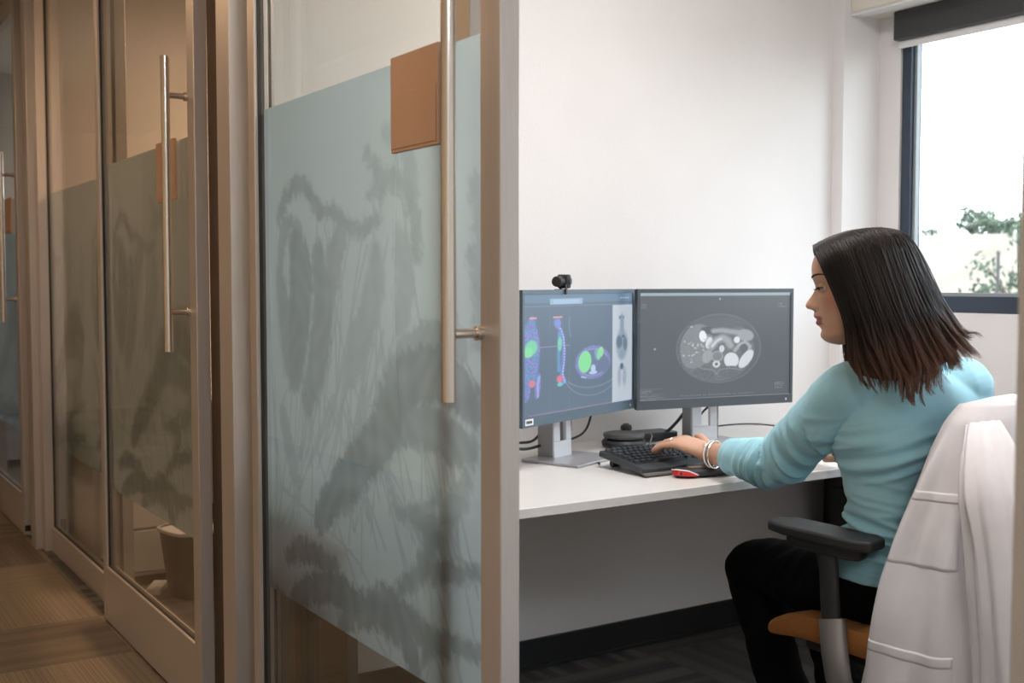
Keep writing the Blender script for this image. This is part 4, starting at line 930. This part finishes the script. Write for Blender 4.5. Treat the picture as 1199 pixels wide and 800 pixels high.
backy = sm([(-.118, .020), (-.100, .0), (-.080, -.035), (-.060, -.062), (-.03, -.082), (0, -.094), (.03, -.097), (.06, -.089), (.085, -.068), (.104, -.036), (.114, -.004)])
def face_pt(a, z):                                   # a: azimuth, 0 = face front, + = her left (-x)
    w_, f_, b_ = interp(width, z), interp(front, z), interp(backy, z)
    ym = .25 * (f_ + b_) if z > -.09 else .5 * (f_ + b_) - .01
    s, c = math.sin(a), math.cos(a); e = 2 / 2.25
    x = -w_ * math.copysign(abs(s) ** e, s)
    y = ym + ((f_ - ym) if c > 0 else (ym - b_)) * math.copysign(abs(c) ** e, c)
    if c > 0:
        y += interp(bump, z) * math.exp(-(x / interp(bumpw, z)) ** 2)
        if -.045 < z < -.026: y += .005 * math.exp(-((abs(x) - .0145) / .005) ** 2) * math.exp(-((z + .036) / .006) ** 2)   # nostril wings
        y -= .0095 * math.exp(-((abs(x) - .031) / .016) ** 2 - ((z - .004) / .0115) ** 2)          # eye sockets
        y += .0035 * math.exp(-((abs(x) - .030) / .018) ** 2 - ((z - .026) / .008) ** 2)           # brow
        x *= 1 + .05 * math.exp(-((z + .018) / .02) ** 2)                                            # cheekbones
    return Vector((x, y, z))
skin = MB()
zs = list(np.linspace(-.1175, .1135, 110)); azs = [2 * math.pi * i / 110 for i in range(110)]
skin.rings([[HM @ face_pt(a, z) for a in azs] for z in zs])
for s in (-1, 1):
    limb(skin, [tuple(HM @ Vector((s * .060, -.012, -.028))) + (.005, .012), tuple(HM @ Vector((s * .064, -.018, -.005))) + (.005, .019), tuple(HM @ Vector((s * .065, -.02, .02))) + (.005, .014)], 4, 12)
    ball(skin, HM @ Vector((s * .031, .0665, .003)), .0122 * HS)
nk0, nk1, nk2, nk3 = NB + Vector((.03, -.01, -.08)), NB + Vector((.0, 0, -.01)), HM @ Vector((0, -.030, -.115)), HM @ Vector((0, -.018, -.04))
limb(skin, [(*nk0, .075, .06), (*nk1, .058, .054), (*(nk1.lerp(nk2, .5)), .052, .052), (*nk2, .052, .054), (*nk3, .045, .045)], 6, 30)
# torso under the clothes
RT0, RT1 = Vector((1, 0, 0)), Vector((.93, -.36, 0))
TOR = [(.44, 2.302, 1.815, .165, .120, 0), (.50, 2.302, 1.815, .178, .130, 0), (.56, 2.300, 1.812, .182, .132, 0), (.62, 2.296, 1.806, .170, .124, .1), (.68, 2.290, 1.800, .152, .112, .3), (.73, 2.284, 1.797, .143, .106, .45),
       (.79, 2.280, 1.795, .146, .108, .6), (.85, 2.278, 1.794, .158, .122, .8), (.90, 2.278, 1.793, .168, .126, .9), (.95, 2.280, 1.792, .175, .114, 1), (.99, 2.282, 1.792, .176, .100, 1), (1.025, 2.280, 1.793, .160, .086, 1), (1.052, 2.268, 1.795, .120, .070, 1), (1.075, 2.245, 1.798, .072, .056, 1)]
def torso(mb, off, z0=0, ztop=9):
    tab = np.array(cr(TOR, 5)); RR = []
    for z, x, y, rx, ry, rr in tab:
        if z < z0 or z > ztop: continue
        RR.append(sring((x, y, z), RT0.lerp(RT1, min(1, max(0, rr))), rx + off, ry + off, 56, .88))
    mb.rings(RR); return mb
torso(skin, -.012)
def arm(mb, P, rad, off=0, cut=None):
    q = [(*p, r_ + off) for p, r_ in zip(P, rad)]; limb(mb, q if cut is None else q[:cut], 6, 26)
def lerp3(a, b, t_): return tuple(a[i] + (b[i] - a[i]) * t_ for i in range(3))
def armpts(S_, E_, W_, out):
    return [lerp3(S_, (2.28, 1.793, 1.0), .22), S_, lerp3(S_, E_, .35), lerp3(S_, E_, .72), E_, lerp3(E_, W_, .3), lerp3(E_, W_, .66), lerp3(E_, W_, .92), lerp3(E_, W_, 1.06)]
AL, AR = armpts(SHL, ELL, WRL, -1), armpts(SHR, ELR, WRR, 1)
arad = [.050, .054, .052, .047, .044, .045, .037, .0295, .028]
arm(skin, AL, arad); arm(skin, AR, arad)
# hands: x toward the thumb, y toward the fingertips, z up (back of the hand)
def hand(mb, Mh, s, curl, k=1.17):                   # s mirrors the thumb side
    T = lambda p: tuple(Mh @ Vector((p[0] * s * k, p[1] * k, p[2] * k)))
    RR = []
    for y, x0, x1, th, zc in ((-.030, -.024, .024, .019, 0), (0, -.026, .027, .018, 0), (.025, -.032, .034, .0165, .004), (.050, -.038, .038, .0145, .007), (.072, -.0405, .037, .0125, .008), (.088, -.040, .034, .011, .006), (.094, -.036, .030, .007, .004)):
        row = []
        for i in range(28):
            a = 2 * math.pi * i / 28; c_, s_ = math.cos(a), math.sin(a); cx, hw = (x0 + x1) / 2, (x1 - x0) / 2
            row.append(Mh @ Vector(((cx + hw * math.copysign(abs(c_) ** .75, c_)) * s * k, y * k, (zc + th * math.copysign(abs(s_) ** .85, s_)) * k)))
        RR.append(row)
    mb.rings(RR)
    tips = []
    for x, y, ln, sp, r_, cu in ((.028, .086, .074, 7, .0086, 1.0), (.0095, .090, .082, 1, .0088, 1.05), (-.0105, .088, .075, -5, .0083, .95), (-.0300, .080, .060, -13, .0074, .8)):
        p = Vector((x, y - .020, .006)); pts = [(*T(p), r_ * 1.12 * k)]
        d_ = [curl[0] * cu, curl[1] * cu, curl[2] * cu, curl[2] * cu]; L_ = [.020, ln * .46, ln * .30, ln * .24]; ang = 4
        for q_, (dd, ll) in enumerate(zip(d_, L_)):
            ang -= dd if q_ else 0
            u = Vector((math.sin(R(sp)) * math.cos(R(ang)), math.cos(R(sp)) * math.cos(R(ang)), math.sin(R(ang)))); p = p + u * ll
            pts.append((*T(p), r_ * k * (1.08, 1.0, .92, .74)[q_] * (1.0)))
        limb(mb, pts, 4, 14); tips.append((T(p - u * .006), (Mh.to_3x3() @ Vector((u.x * s, u.y, u.z))).normalized(), r_ * k * .8))
    th_ = [(.020, .004, -.004, .0135), (.036, .022, .000, .0125), (.051, .044, .006, .0108), (.060, .064, .010, .0098), (.064, .080, .008, .0076)]
    limb(mb, [(*T(q_[:3]), q_[3] * k) for q_ in th_], 5, 14)
    return tips
dL = (Vector((2.116, 2.576, 0)) - Vector((WRL[0], WRL[1], 0))).normalized()
MHL = Matrix.Translation((WRL[0], WRL[1], WRL[2])) @ Matrix.Rotation(math.atan2(-dL.x, dL.y), 4, 'Z') @ Matrix.Rotation(R(9), 4, 'X') @ Matrix.Rotation(R(-6), 4, 'Y')
hand(skin, MHL, 1, (12, 26, 20))
MHR = Matrix.Translation(WRR) @ Matrix.Rotation(R(6), 4, 'Z') @ Matrix.Rotation(R(6), 4, 'X')
hand(skin, MHR, -1, (6, 16, 14))
# legs and feet
for H_, K_, A_ in ((HIL, KNL, ANL), (HIR, KNR, ANR)):
    limb(skin, [(*H_, .075), (*lerp3(H_, K_, .5), .058), (*K_, .044), (*lerp3(K_, A_, .4), .042), (*A_, .032)], 6, 22)
    limb(skin, [(A_[0], A_[1] - .03, .045, .028), (A_[0], A_[1] + .04, .04, .034, .026), (A_[0], A_[1] + .12, .028, .036, .016), (A_[0], A_[1] + .165, .024, .022, .011)], 5, 18, up=(1, 0, 0))
bme, BV = voxel(skin, .0029, 2)
# inherent skin colouring: lips and slight blush; mouth line and nostrils painted dark as shade
loc = (np.array(HMI.to_3x3()) @ BV.T).T + np.array(HMI.translation)
x, y, zz = loc.T
def gz(v, c, s): return np.exp(-((v - c) / s) ** 2)
lipw = np.clip((1 - (np.abs(x) / .026) ** 2) * 2.2, 0, 1)
lips = lipw * np.clip((.0105 - np.abs(zz + .0625)) / .0018, 0, 1) * (y > .074)
mouth = np.clip(1.3 - np.abs(zz + .0608 - .002 * np.abs(x) / .02) / .0012, 0, 1) * (np.abs(x) < .025) * (y > .07)
blush = gz(np.abs(x), .050, .022) * gz(zz, -.025, .022) * (y > .02) * .6
nost = gz(np.abs(x), .007, .004) * gz(zz, -.0415, .003) * (y > .085)
cols = np.zeros((len(BV), 4), np.float32); cols[:, 3] = 1; cols[:, 0] = np.clip(lips, 0, 1); cols[:, 1] = blush; cols[:, 2] = np.clip(mouth + nost, 0, 1) * .9
ca = bme.color_attributes.new('marks', 'FLOAT_COLOR', 'POINT'); ca.data.foreach_set('color', cols.ravel())
def skin_mat():
    m = mat('skin', (.60, .36, .25), .48); b = BS(m)
    a = N(m, 'ShaderNodeAttribute'); a.attribute_name = 'marks'; sp = N(m, 'ShaderNodeSeparateColor'); L(m, a.outputs['Color'], sp.inputs[0])
    tc = N(m, 'ShaderNodeTexCoord'); nz = N(m, 'ShaderNodeTexNoise'); nz.inputs['Scale'].default_value = 18; nz.inputs['Detail'].default_value = 5; L(m, tc.outputs['Object'], nz.inputs[0])
    r = N(m, 'ShaderNodeValToRGB'); r.color_ramp.elements[0].color = (.60, .345, .24, 1); r.color_ramp.elements[1].color = (.69, .42, .305, 1); r.color_ramp.elements[0].position = .3; r.color_ramp.elements[1].position = .7
    L(m, nz.outputs[0], r.inputs[0]); cur = r.outputs[0]
    for ch, c in ((1, (.62, .24, .17)), (0, (.42, .10, .10)), (2, (.10, .03, .03))):
        mx = N(m, 'ShaderNodeMix'); mx.data_type = 'RGBA'; L(m, sp.outputs[ch], mx.inputs[0]); L(m, cur, mx.inputs[6]); mx.inputs[7].default_value = (*c, 1); cur = mx.outputs[2]
    L(m, cur, b.inputs['Base Color'])
    b.inputs['Subsurface Weight'].default_value = .12; b.inputs['Subsurface Radius'].default_value = (.012, .005, .003); b.inputs['Subsurface Scale'].default_value = 1
    n2 = N(m, 'ShaderNodeTexNoise'); n2.inputs['Scale'].default_value = 500; L(m, tc.outputs['Object'], n2.inputs[0])
    bp = N(m, 'ShaderNodeBump'); bp.inputs['Strength'].default_value = .15; bp.inputs['Distance'].default_value = .001; L(m, n2.outputs[0], bp.inputs['Height']); L(m, bp.outputs[0], b.inputs['Normal'])
    return m
M['skin'] = skin_mat()
person = link('person', bme, M['skin'], ang=180)
tag(person, 'seated woman with dark shoulder-length hair in a light blue top typing at the desk', 'person')
def child(mb, name, m, **k):
    return mb.build(name, m, person, **k)

# eyes
for s in (-1, 1):
    c = HM @ Vector((s * .031, .0672, .003))
    e = ball(MB(), c, .0123 * HS, 24, 16); e = child(e, 'eye', mat('eye_white', (.75, .72, .70), .15))
    g = HM.to_3x3() @ Vector((0, 1, -.22)); g.normalize(); c2 = c + g * .0123 * HS * .80
    u_ = g.orthogonal().normalized(); v_ = g.cross(u_); rows = []
    for rr, dd in ((.0062, .0000), (.0058, .0022), (.004, .0034), (.0008, .0040)):
        rows.append([c2 + (u_ * math.cos(a) + v_ * math.sin(a)) * rr * HS + g * dd * HS for a in [2 * math.pi * i / 20 for i in range(20)]])
    MB().rings(rows).build('iris', mat('dark_iris', (.02, .011, .007), .1), e)
    def lidpt(az, el, r_): return HM @ (Vector((s * .031, .0672, .003)) + r_ * Vector((math.sin(az) * math.cos(el), math.cos(az) * math.cos(el), math.sin(el))))
    lm = MB(); G = []
    for top in (1, 0):
        G = []
        for j in range(9):
            row = []
            for i in range(17):
                az = R(-78 + 156 * i / 16); edge = (R(2) + R(9) * math.cos(az)) if top else (-R(8) - R(9) * math.cos(az))
                el = edge + (R(62) if top else -R(58)) * j / 8
                row.append(lidpt(az, el, .0136 if j < 6 else .0136 - .0012 * (j - 5)))
            G.append(row)
        lm.rings(G, cap=False, closed=False)
    lo = child(lm, 'eyelid', M['skin'], ang=180); sd_ = lo.modifiers.new('t', 'SOLIDIFY'); sd_.thickness = .0012
    ls = [lidpt(R(a), R(2) + R(9) * math.cos(R(a)), .0150) for a in range(-76, 77, 8)]
    lash = MB().tube(ls, .0009, 6)
    for i in range(26):
        az = R(-70 + 140 * i / 25); p0 = lidpt(az, R(2) + R(9) * math.cos(az), .0146); p1 = lidpt(az * 1.08, R(-6), .0200); p2 = lidpt(az * 1.12, R(-2), .0232)
        lash.tube([p0, p1, p2], [.0006, .0005, .0002], 4)
    child(lash, 'eyelashes', mat('lash_black', (.008, .006, .005), .6))
    bro = MB(); pts = []
    for i in range(11):
        f_ = i / 10; a_ = s * -1 * R(13 + 37 * f_); p = face_pt(a_, .0275 + .008 * math.sin(f_ * 2.3) - .006 * f_); pts.append(HM @ (p + Vector((0, .0006, 0))))
    for i in range(10): pass
    bro.tube(pts, [(.0030 * (1 - .75 * (i / 10) ** 1.5), .0013) for i in range(11)], 10, up=(0, 0, 1)); child(bro, 'eyebrow', mat('brow_hair', (.045, .028, .020), .8))

# shirt
SLL, SLR = AL[:7], AR[:7]
srad = [.062, .070, .069, .064, .061, .055, .047]
sh = MB(); torso(sh, .007, .575)
# widen hem over the hips
sh.rings([sring((2.298, 1.808, z), RT0, rx, ry, 56, .88) for z, rx, ry in ((.572, .194, .146), (.60, .190, .142), (.64, .178, .132), (.68, .156, .116), (.73, .140, .103))])
arm(sh, SLL, srad); arm(sh, SLR, srad)
ball(sh, lerp3(SHL, ELL, .05), .067); ball(sh, lerp3(SHR, ELR, .05), .067)
ball(sh, (2.405, 1.735, .955), .080); ball(sh, (2.400, 1.745, .90), .070)
ball(sh, (2.225, 1.90, .905), .070, S_=(1.1, 1, .95)); ball(sh, (2.345, 1.875, .905), .070, S_=(1.1, 1, .95))
def poly_s(V, P):                                    # nearest distance and arclength along a polyline
    best = np.full(len(V), 9.0); s_ = np.zeros(len(V)); acc = 0
    for a, b in zip(P[:-1], P[1:]):
        a, b = np.array(a), np.array(b); d = b - a; l2 = (d * d).sum(); t_ = np.clip(((V - a) @ d) / l2, 0, 1)
        dist = np.linalg.norm(V - a - t_[:, None] * d, axis=1); m_ = dist < best; best[m_] = dist[m_]; s_[m_] = acc + t_[m_] * math.sqrt(l2); acc += math.sqrt(l2)
    return best, s_
def folds(V, Nn):
    dl, slen = poly_s(V, [SHL, ELL, SLL[-1]]); dr, srl = poly_s(V, [SHR, ELR, SLR[-1]])
    D = np.zeros(len(V)); LE = math.dist(SHL, ELL)
    for i, p in enumerate(V):
        if dl[i] < .085 and (p[1] > 1.93):           # sleeve rings gather at the elbow
            s_ = slen[i]; k_ = math.exp(-((s_ - LE) / .11) ** 2)
            a = noise.noise(Vector((s_ * 38 + p[2] * 14, (p[2] + p[0]) * 7, 1))); b = noise.noise(Vector((s_ * 80, p[2] * 12, 5)))
            D[i] = (.0034 + .0090 * k_) * (1 - 2.6 * abs(a)) + .0016 * b
        elif dr[i] < .085 and p[0] > 2.46:
            D[i] = .004 * (1 - 2.6 * abs(noise.noise(Vector((srl[i] * 36, p[2] * 8, 2)))))
        else:
            z = p[2]; slant = (p[0] - 2.28) * .30 - (p[1] - 1.8) * .15
            w1 = math.exp(-((z - .70) / .085) ** 2); w2 = math.exp(-((z - .885) / .055) ** 2)
            a = noise.noise(Vector((p[0] * 4.5, p[1] * 4.5, (z + slant * .5) * 34))); b = noise.noise(Vector((p[0] * 5 + 3, p[1] * 5, (z - slant) * 30)))
            c = noise.noise(Vector((p[0] * 9, p[1] * 9, z * 14)))
            D[i] = w1 * .0130 * (1 - 2.8 * abs(a)) + w2 * .0140 * (1 - 2.8 * abs(b)) + .0035 * c
    # hem and cuff edges slightly rolled
    D += .0025 * np.exp(-((V[:, 2] - .580) / .006) ** 2)
    return V + Nn * D[:, None]
sme, SV = voxel(sh, .0042, 3, folds)
shirtm = noisy(mat('light_blue_jersey', (.25, .55, .60), .8), (.36, .70, .84), (.39, .73, .87), 25, 4, .25, bscale=1300)
BS(shirtm).inputs['Sheen Weight'].default_value = .25
link('shirt', sme, shirtm, person, ang=180)
# round neckline band
nb = MB(); nc = Vector((2.238, 1.799, 1.070)); nb.tube([nc + Vector((.072 * math.cos(a), .062 * math.sin(a), .012 * math.cos(a + 2.4))) for a in [2 * math.pi * i / 40 for i in range(41)]], [(.007, .0045)] * 41, 10)
child(nb, 'neckband', shirtm)
# trousers
tr_ = MB(); torso(tr_, .002, 0, .61)
for H_, K_, A_ in ((HIL, KNL, ANL), (HIR, KNR, ANR)):
    limb(tr_, [(*H_, .098, .10), (*lerp3(H_, K_, .45), .085), (K_[0], K_[1] - .10, K_[2] + .022, .076), (K_[0], K_[1] - .005, K_[2] + .004, .068), (*lerp3(K_, A_, .13), .066), (*lerp3(K_, A_, .45), .064), (*lerp3(K_, A_, .85), .068), (A_[0], A_[1], .07, .070)], 7, 30)
def tfold(V, Nn):
    D = np.array([.0035 * (1 - 2.6 * abs(noise.noise(Vector((p[0] * 7, p[1] * 18 + p[2] * 12, p[2] * 9))))) for p in V]); return V + Nn * D[:, None]
tme, _ = voxel(tr_, .0055, 3, tfold)
blackm = mat('black_trouser_cloth', (.0035, .0035, .004), .9); BS(blackm).inputs['Specular IOR Level'].default_value = .15
link('trousers', tme, blackm, person, ang=180)
for A_ in (ANL, ANR):
    s_ = MB(); limb(s_, [(A_[0], A_[1] - .055, .045, .034, .036), (A_[0], A_[1] + .0, .05, .042, .040), (A_[0], A_[1] + .07, .04, .044, .034), (A_[0], A_[1] + .14, .032, .044, .025), (A_[0], A_[1] + .195, .026, .028, .016)], 6, 20, up=(1, 0, 0))
    o = child(s_, 'shoe', M['black']); 
    MB().prism([(A_[0] + q_[0], A_[1] + q_[1]) for q_ in ((-.036, -.08), (.036, -.08), (.044, .06), (.046, .14), (.025, .20), (-.025, .20), (-.046, .14), (-.044, .06))], .014).build('sole', M['gasket'], o, bevel=.003)
# bangles and ring
wdir = (Vector(WRL) - Vector(ELL)).normalized(); u_ = wdir.orthogonal().normalized(); v_ = wdir.cross(u_)
for k_, (dd, rr, ti, m_) in enumerate(((-.012, .0365, .10, M['silver']), (-.020, .0375, -.10, M['cream']), (-.029, .0385, .22, M['silver']))):
    c = Vector(WRL) + wdir * dd + Vector((0, 0, -.001)); pts = [c + (u_ * math.cos(a) + v_ * math.sin(a)) * rr + wdir * (.010 * math.sin(a + .8) * (1 + ti * 3)) for a in [2 * math.pi * i / 40 for i in range(41)]]
    child(MB().tube(pts, .0024, 8), 'bangle', mat('bangle_silver', (.82, .80, .76), .22, .85) if k_ != 1 else mat('bangle_white', (.85, .83, .8), .3))
rp = MHL @ Vector((-.0125 * 1.12, .104 * 1.12, .0055)); rd = (MHL.to_3x3() @ Vector((-.09, 1, -.15))).normalized(); u_ = rd.orthogonal().normalized(); v_ = rd.cross(u_)
child(MB().tube([rp + (u_ * math.cos(a) + v_ * math.sin(a)) * .0103 for a in [2 * math.pi * i / 24 for i in range(25)]], .0012, 6), 'ring', mat('ring_silver', (.85, .83, .8), .2, 1))

# hair: combed from a parting, over the ear, down to the shoulders with flicked ends
Cf = cr([(.080, .091), (.079, .076), (.071, .046), (.060, .010), (.049, -.028), (.040, -.070), (.040, -.112), (.040, -.145), (.032, -.172), (.018, -.192)], 6)
Cm = cr([(.000, .112), (-.020, .107), (-.036, .080), (-.046, .035), (-.056, -.010), (-.068, -.060), (-.082, -.110), (-.092, -.152), (-.098, -.190), (-.088, -.226)], 6)
Cb = cr([(-.086, .100), (-.102, .091), (-.120, .066), (-.135, .028), (-.148, -.012), (-.160, -.048), (-.174, -.078), (-.186, -.104), (-.202, -.122), (-.224, -.124)], 6)
Cf, Cm, Cb = map(np.array, (Cf, Cm, Cb)); NT = len(Cf)
def hair_pt(w_, t_, side, lay_=1.0):                 # w 0 front .. 1 back, t 0 root .. 1 tip
    f = t_ * (NT - 1); i = min(int(f), NT - 2); k = f - i
    a, m_, b = (Q[i] * (1 - k) + Q[i + 1] * k for Q in (Cf, Cm, Cb))
    q = (1 - w_) * (1 - 2 * w_) * a + 4 * w_ * (1 - w_) * m_ + w_ * (2 * w_ - 1) * b
    X = .092 * math.cos(w_ ** 1.25 * math.pi / 2) ** .75
    X = X * (.82 + .18 * min(1, w_ * 5))             # closer to the face at the front
    g = min(1, (t_ / .26)) ; g = math.sin(g * math.pi / 2) ** .80
    x_ = .010 * (1 if side < 0 else 1) + side * (X * g * (1 - .16 * max(0, t_ - .55)))
    cy, cz = -.02, .02 if q[1] > .02 else q[1]
    y_ = cy + (q[0] - cy) * lay_; z_ = cz + (q[1] - cz) * lay_
    return Vector((x_ * lay_ + .01 * (1 - lay_), y_, z_))
def hw(p): return HM @ p
hb = MB(); tipv = []; sv = []
for side in (-1, 1):                                 # inner mass
    nw, nt_ = 40, 44; G = []
    for j in range(nt_ + 1):
        tt = j / nt_ * .90; G.append([hw(hair_pt(i / nw, tt, side, .955)) for i in range(nw + 1)]); tipv += [tt] * (nw + 1); sv += [.3] * (nw + 1)
    hb.rings(G, cap=False, closed=False)
rg = random.Random(21)
NCL = 150
clumps = [(rg.random(), rg.choice((-1, -1, 1)), rg.uniform(-.030, .026), rg.uniform(.86, 1.05), rg.uniform(-.020, .016), rg.uniform(-.024, .020)) for _ in range(NCL)]
for n_ in range(5200):
    side = -1 if rg.random() < .72 else 1            # side < 0 is her left (toward the corridor)
    w_ = rg.random() ** 1.0; cand = min((c for c in clumps if c[1] == side), key=lambda c: abs(c[0] - w_))
    lay_ = .950 + .060 * rg.random() ** .7 + .25 * cand[4] * .5; tend = min(1.06, cand[3] + rg.uniform(-.07, .05)); wob = rg.uniform(-1, 1) * .004; ph = rg.uniform(0, 6)
    fly = rg.random() < .02; pts = []; K = 15
    for k in range(K):
        f_ = k / (K - 1); tt = f_ * tend; pull = max(0, f_ - .55) / .45
        wk = min(1, max(0, w_ + (cand[0] - w_) * (.25 * f_ + .60 * pull ** 1.3) + .006 * math.sin(ph + 5 * f_) + .020 * pull * math.sin(cand[2] * 300 + 6 * f_)))
        p = hair_pt(wk, min(tt, 1), side, lay_ + (.03 * pull if fly else 0) - .02 * pull * rg.random() * 0)
        if tt > 1: p += Vector((0, -.012, -.018)) * (tt - 1) * 12
        p += Vector((side * (wob * f_ + cand[4] * pull ** 2), cand[5] * pull ** 2 + wob * .5 * math.sin(ph + 6 * f_), cand[2] * pull ** 2 * .5 + .0015 * math.sin(ph * 2 + 9 * f_)))
        pts.append(hw(p))
    b0 = len(hb.v); r0 = .00105 * rg.uniform(.7, 1.15)
    hb.tube(pts, [r0 * (1 - .8 * max(0, k / (K - 1) - .6) / .4) for k in range(K)], 3); tipv += [k / (K - 1) * tend for k in range(K) for _ in range(3)]; sv += [min(1, .75 * rg.random() + .35 * cand[0] % .25)] * (3 * K)
# the strands of the front hairline and small baby hairs
hme = hb.mesh('hair'); hc = np.ones((len(hb.v), 4), np.float32); tv = np.array(tipv)
rs = np.random.RandomState(5); hc[:, 0] = tv; jit = np.repeat(rs.rand(len(tv) // 3 + 1), 3)[:len(tv)]
hc[:, 1] = sv
hca = hme.color_attributes.new('along', 'FLOAT_COLOR', 'POINT'); hca.data.foreach_set('color', hc.ravel())
def hair_mat():
    m = mat('dark_hair', (.02, .013, .010), .38); a = N(m, 'ShaderNodeAttribute'); a.attribute_name = 'along'; sp = N(m, 'ShaderNodeSeparateColor'); L(m, a.outputs['Color'], sp.inputs[0])
    r = N(m, 'ShaderNodeValToRGB'); e = r.color_ramp.elements; e[0].position = .0; e[0].color = (.012, .010, .010, 1); e[1].position = 1; e[1].color = (.15, .088, .058, 1)
    e2 = e.new(.60); e2.color = (.014, .011, .010, 1); e3 = e.new(.80); e3.color = (.075, .038, .023, 1)
    L(m, sp.outputs[0], r.inputs[0]); r3 = N(m, 'ShaderNodeValToRGB'); q3 = r3.color_ramp.elements; q3[0].color = (.45, .45, .45, 1); q3[1].color = (2.3, 2.1, 2.1, 1); q3[1].position = .95; L(m, sp.outputs[1], r3.inputs[0])
    mm = N(m, 'ShaderNodeMix'); mm.data_type = 'RGBA'; mm.blend_type = 'MULTIPLY'; mm.inputs[0].default_value = 1; L(m, r.outputs[0], mm.inputs[6]); L(m, r3.outputs[0], mm.inputs[7]); L(m, mm.outputs[2], BS(m).inputs['Base Color'])
    BS(m).inputs['Specular IOR Level'].default_value = .38; return m
link('hair', hme, hair_mat(), person, ang=180)
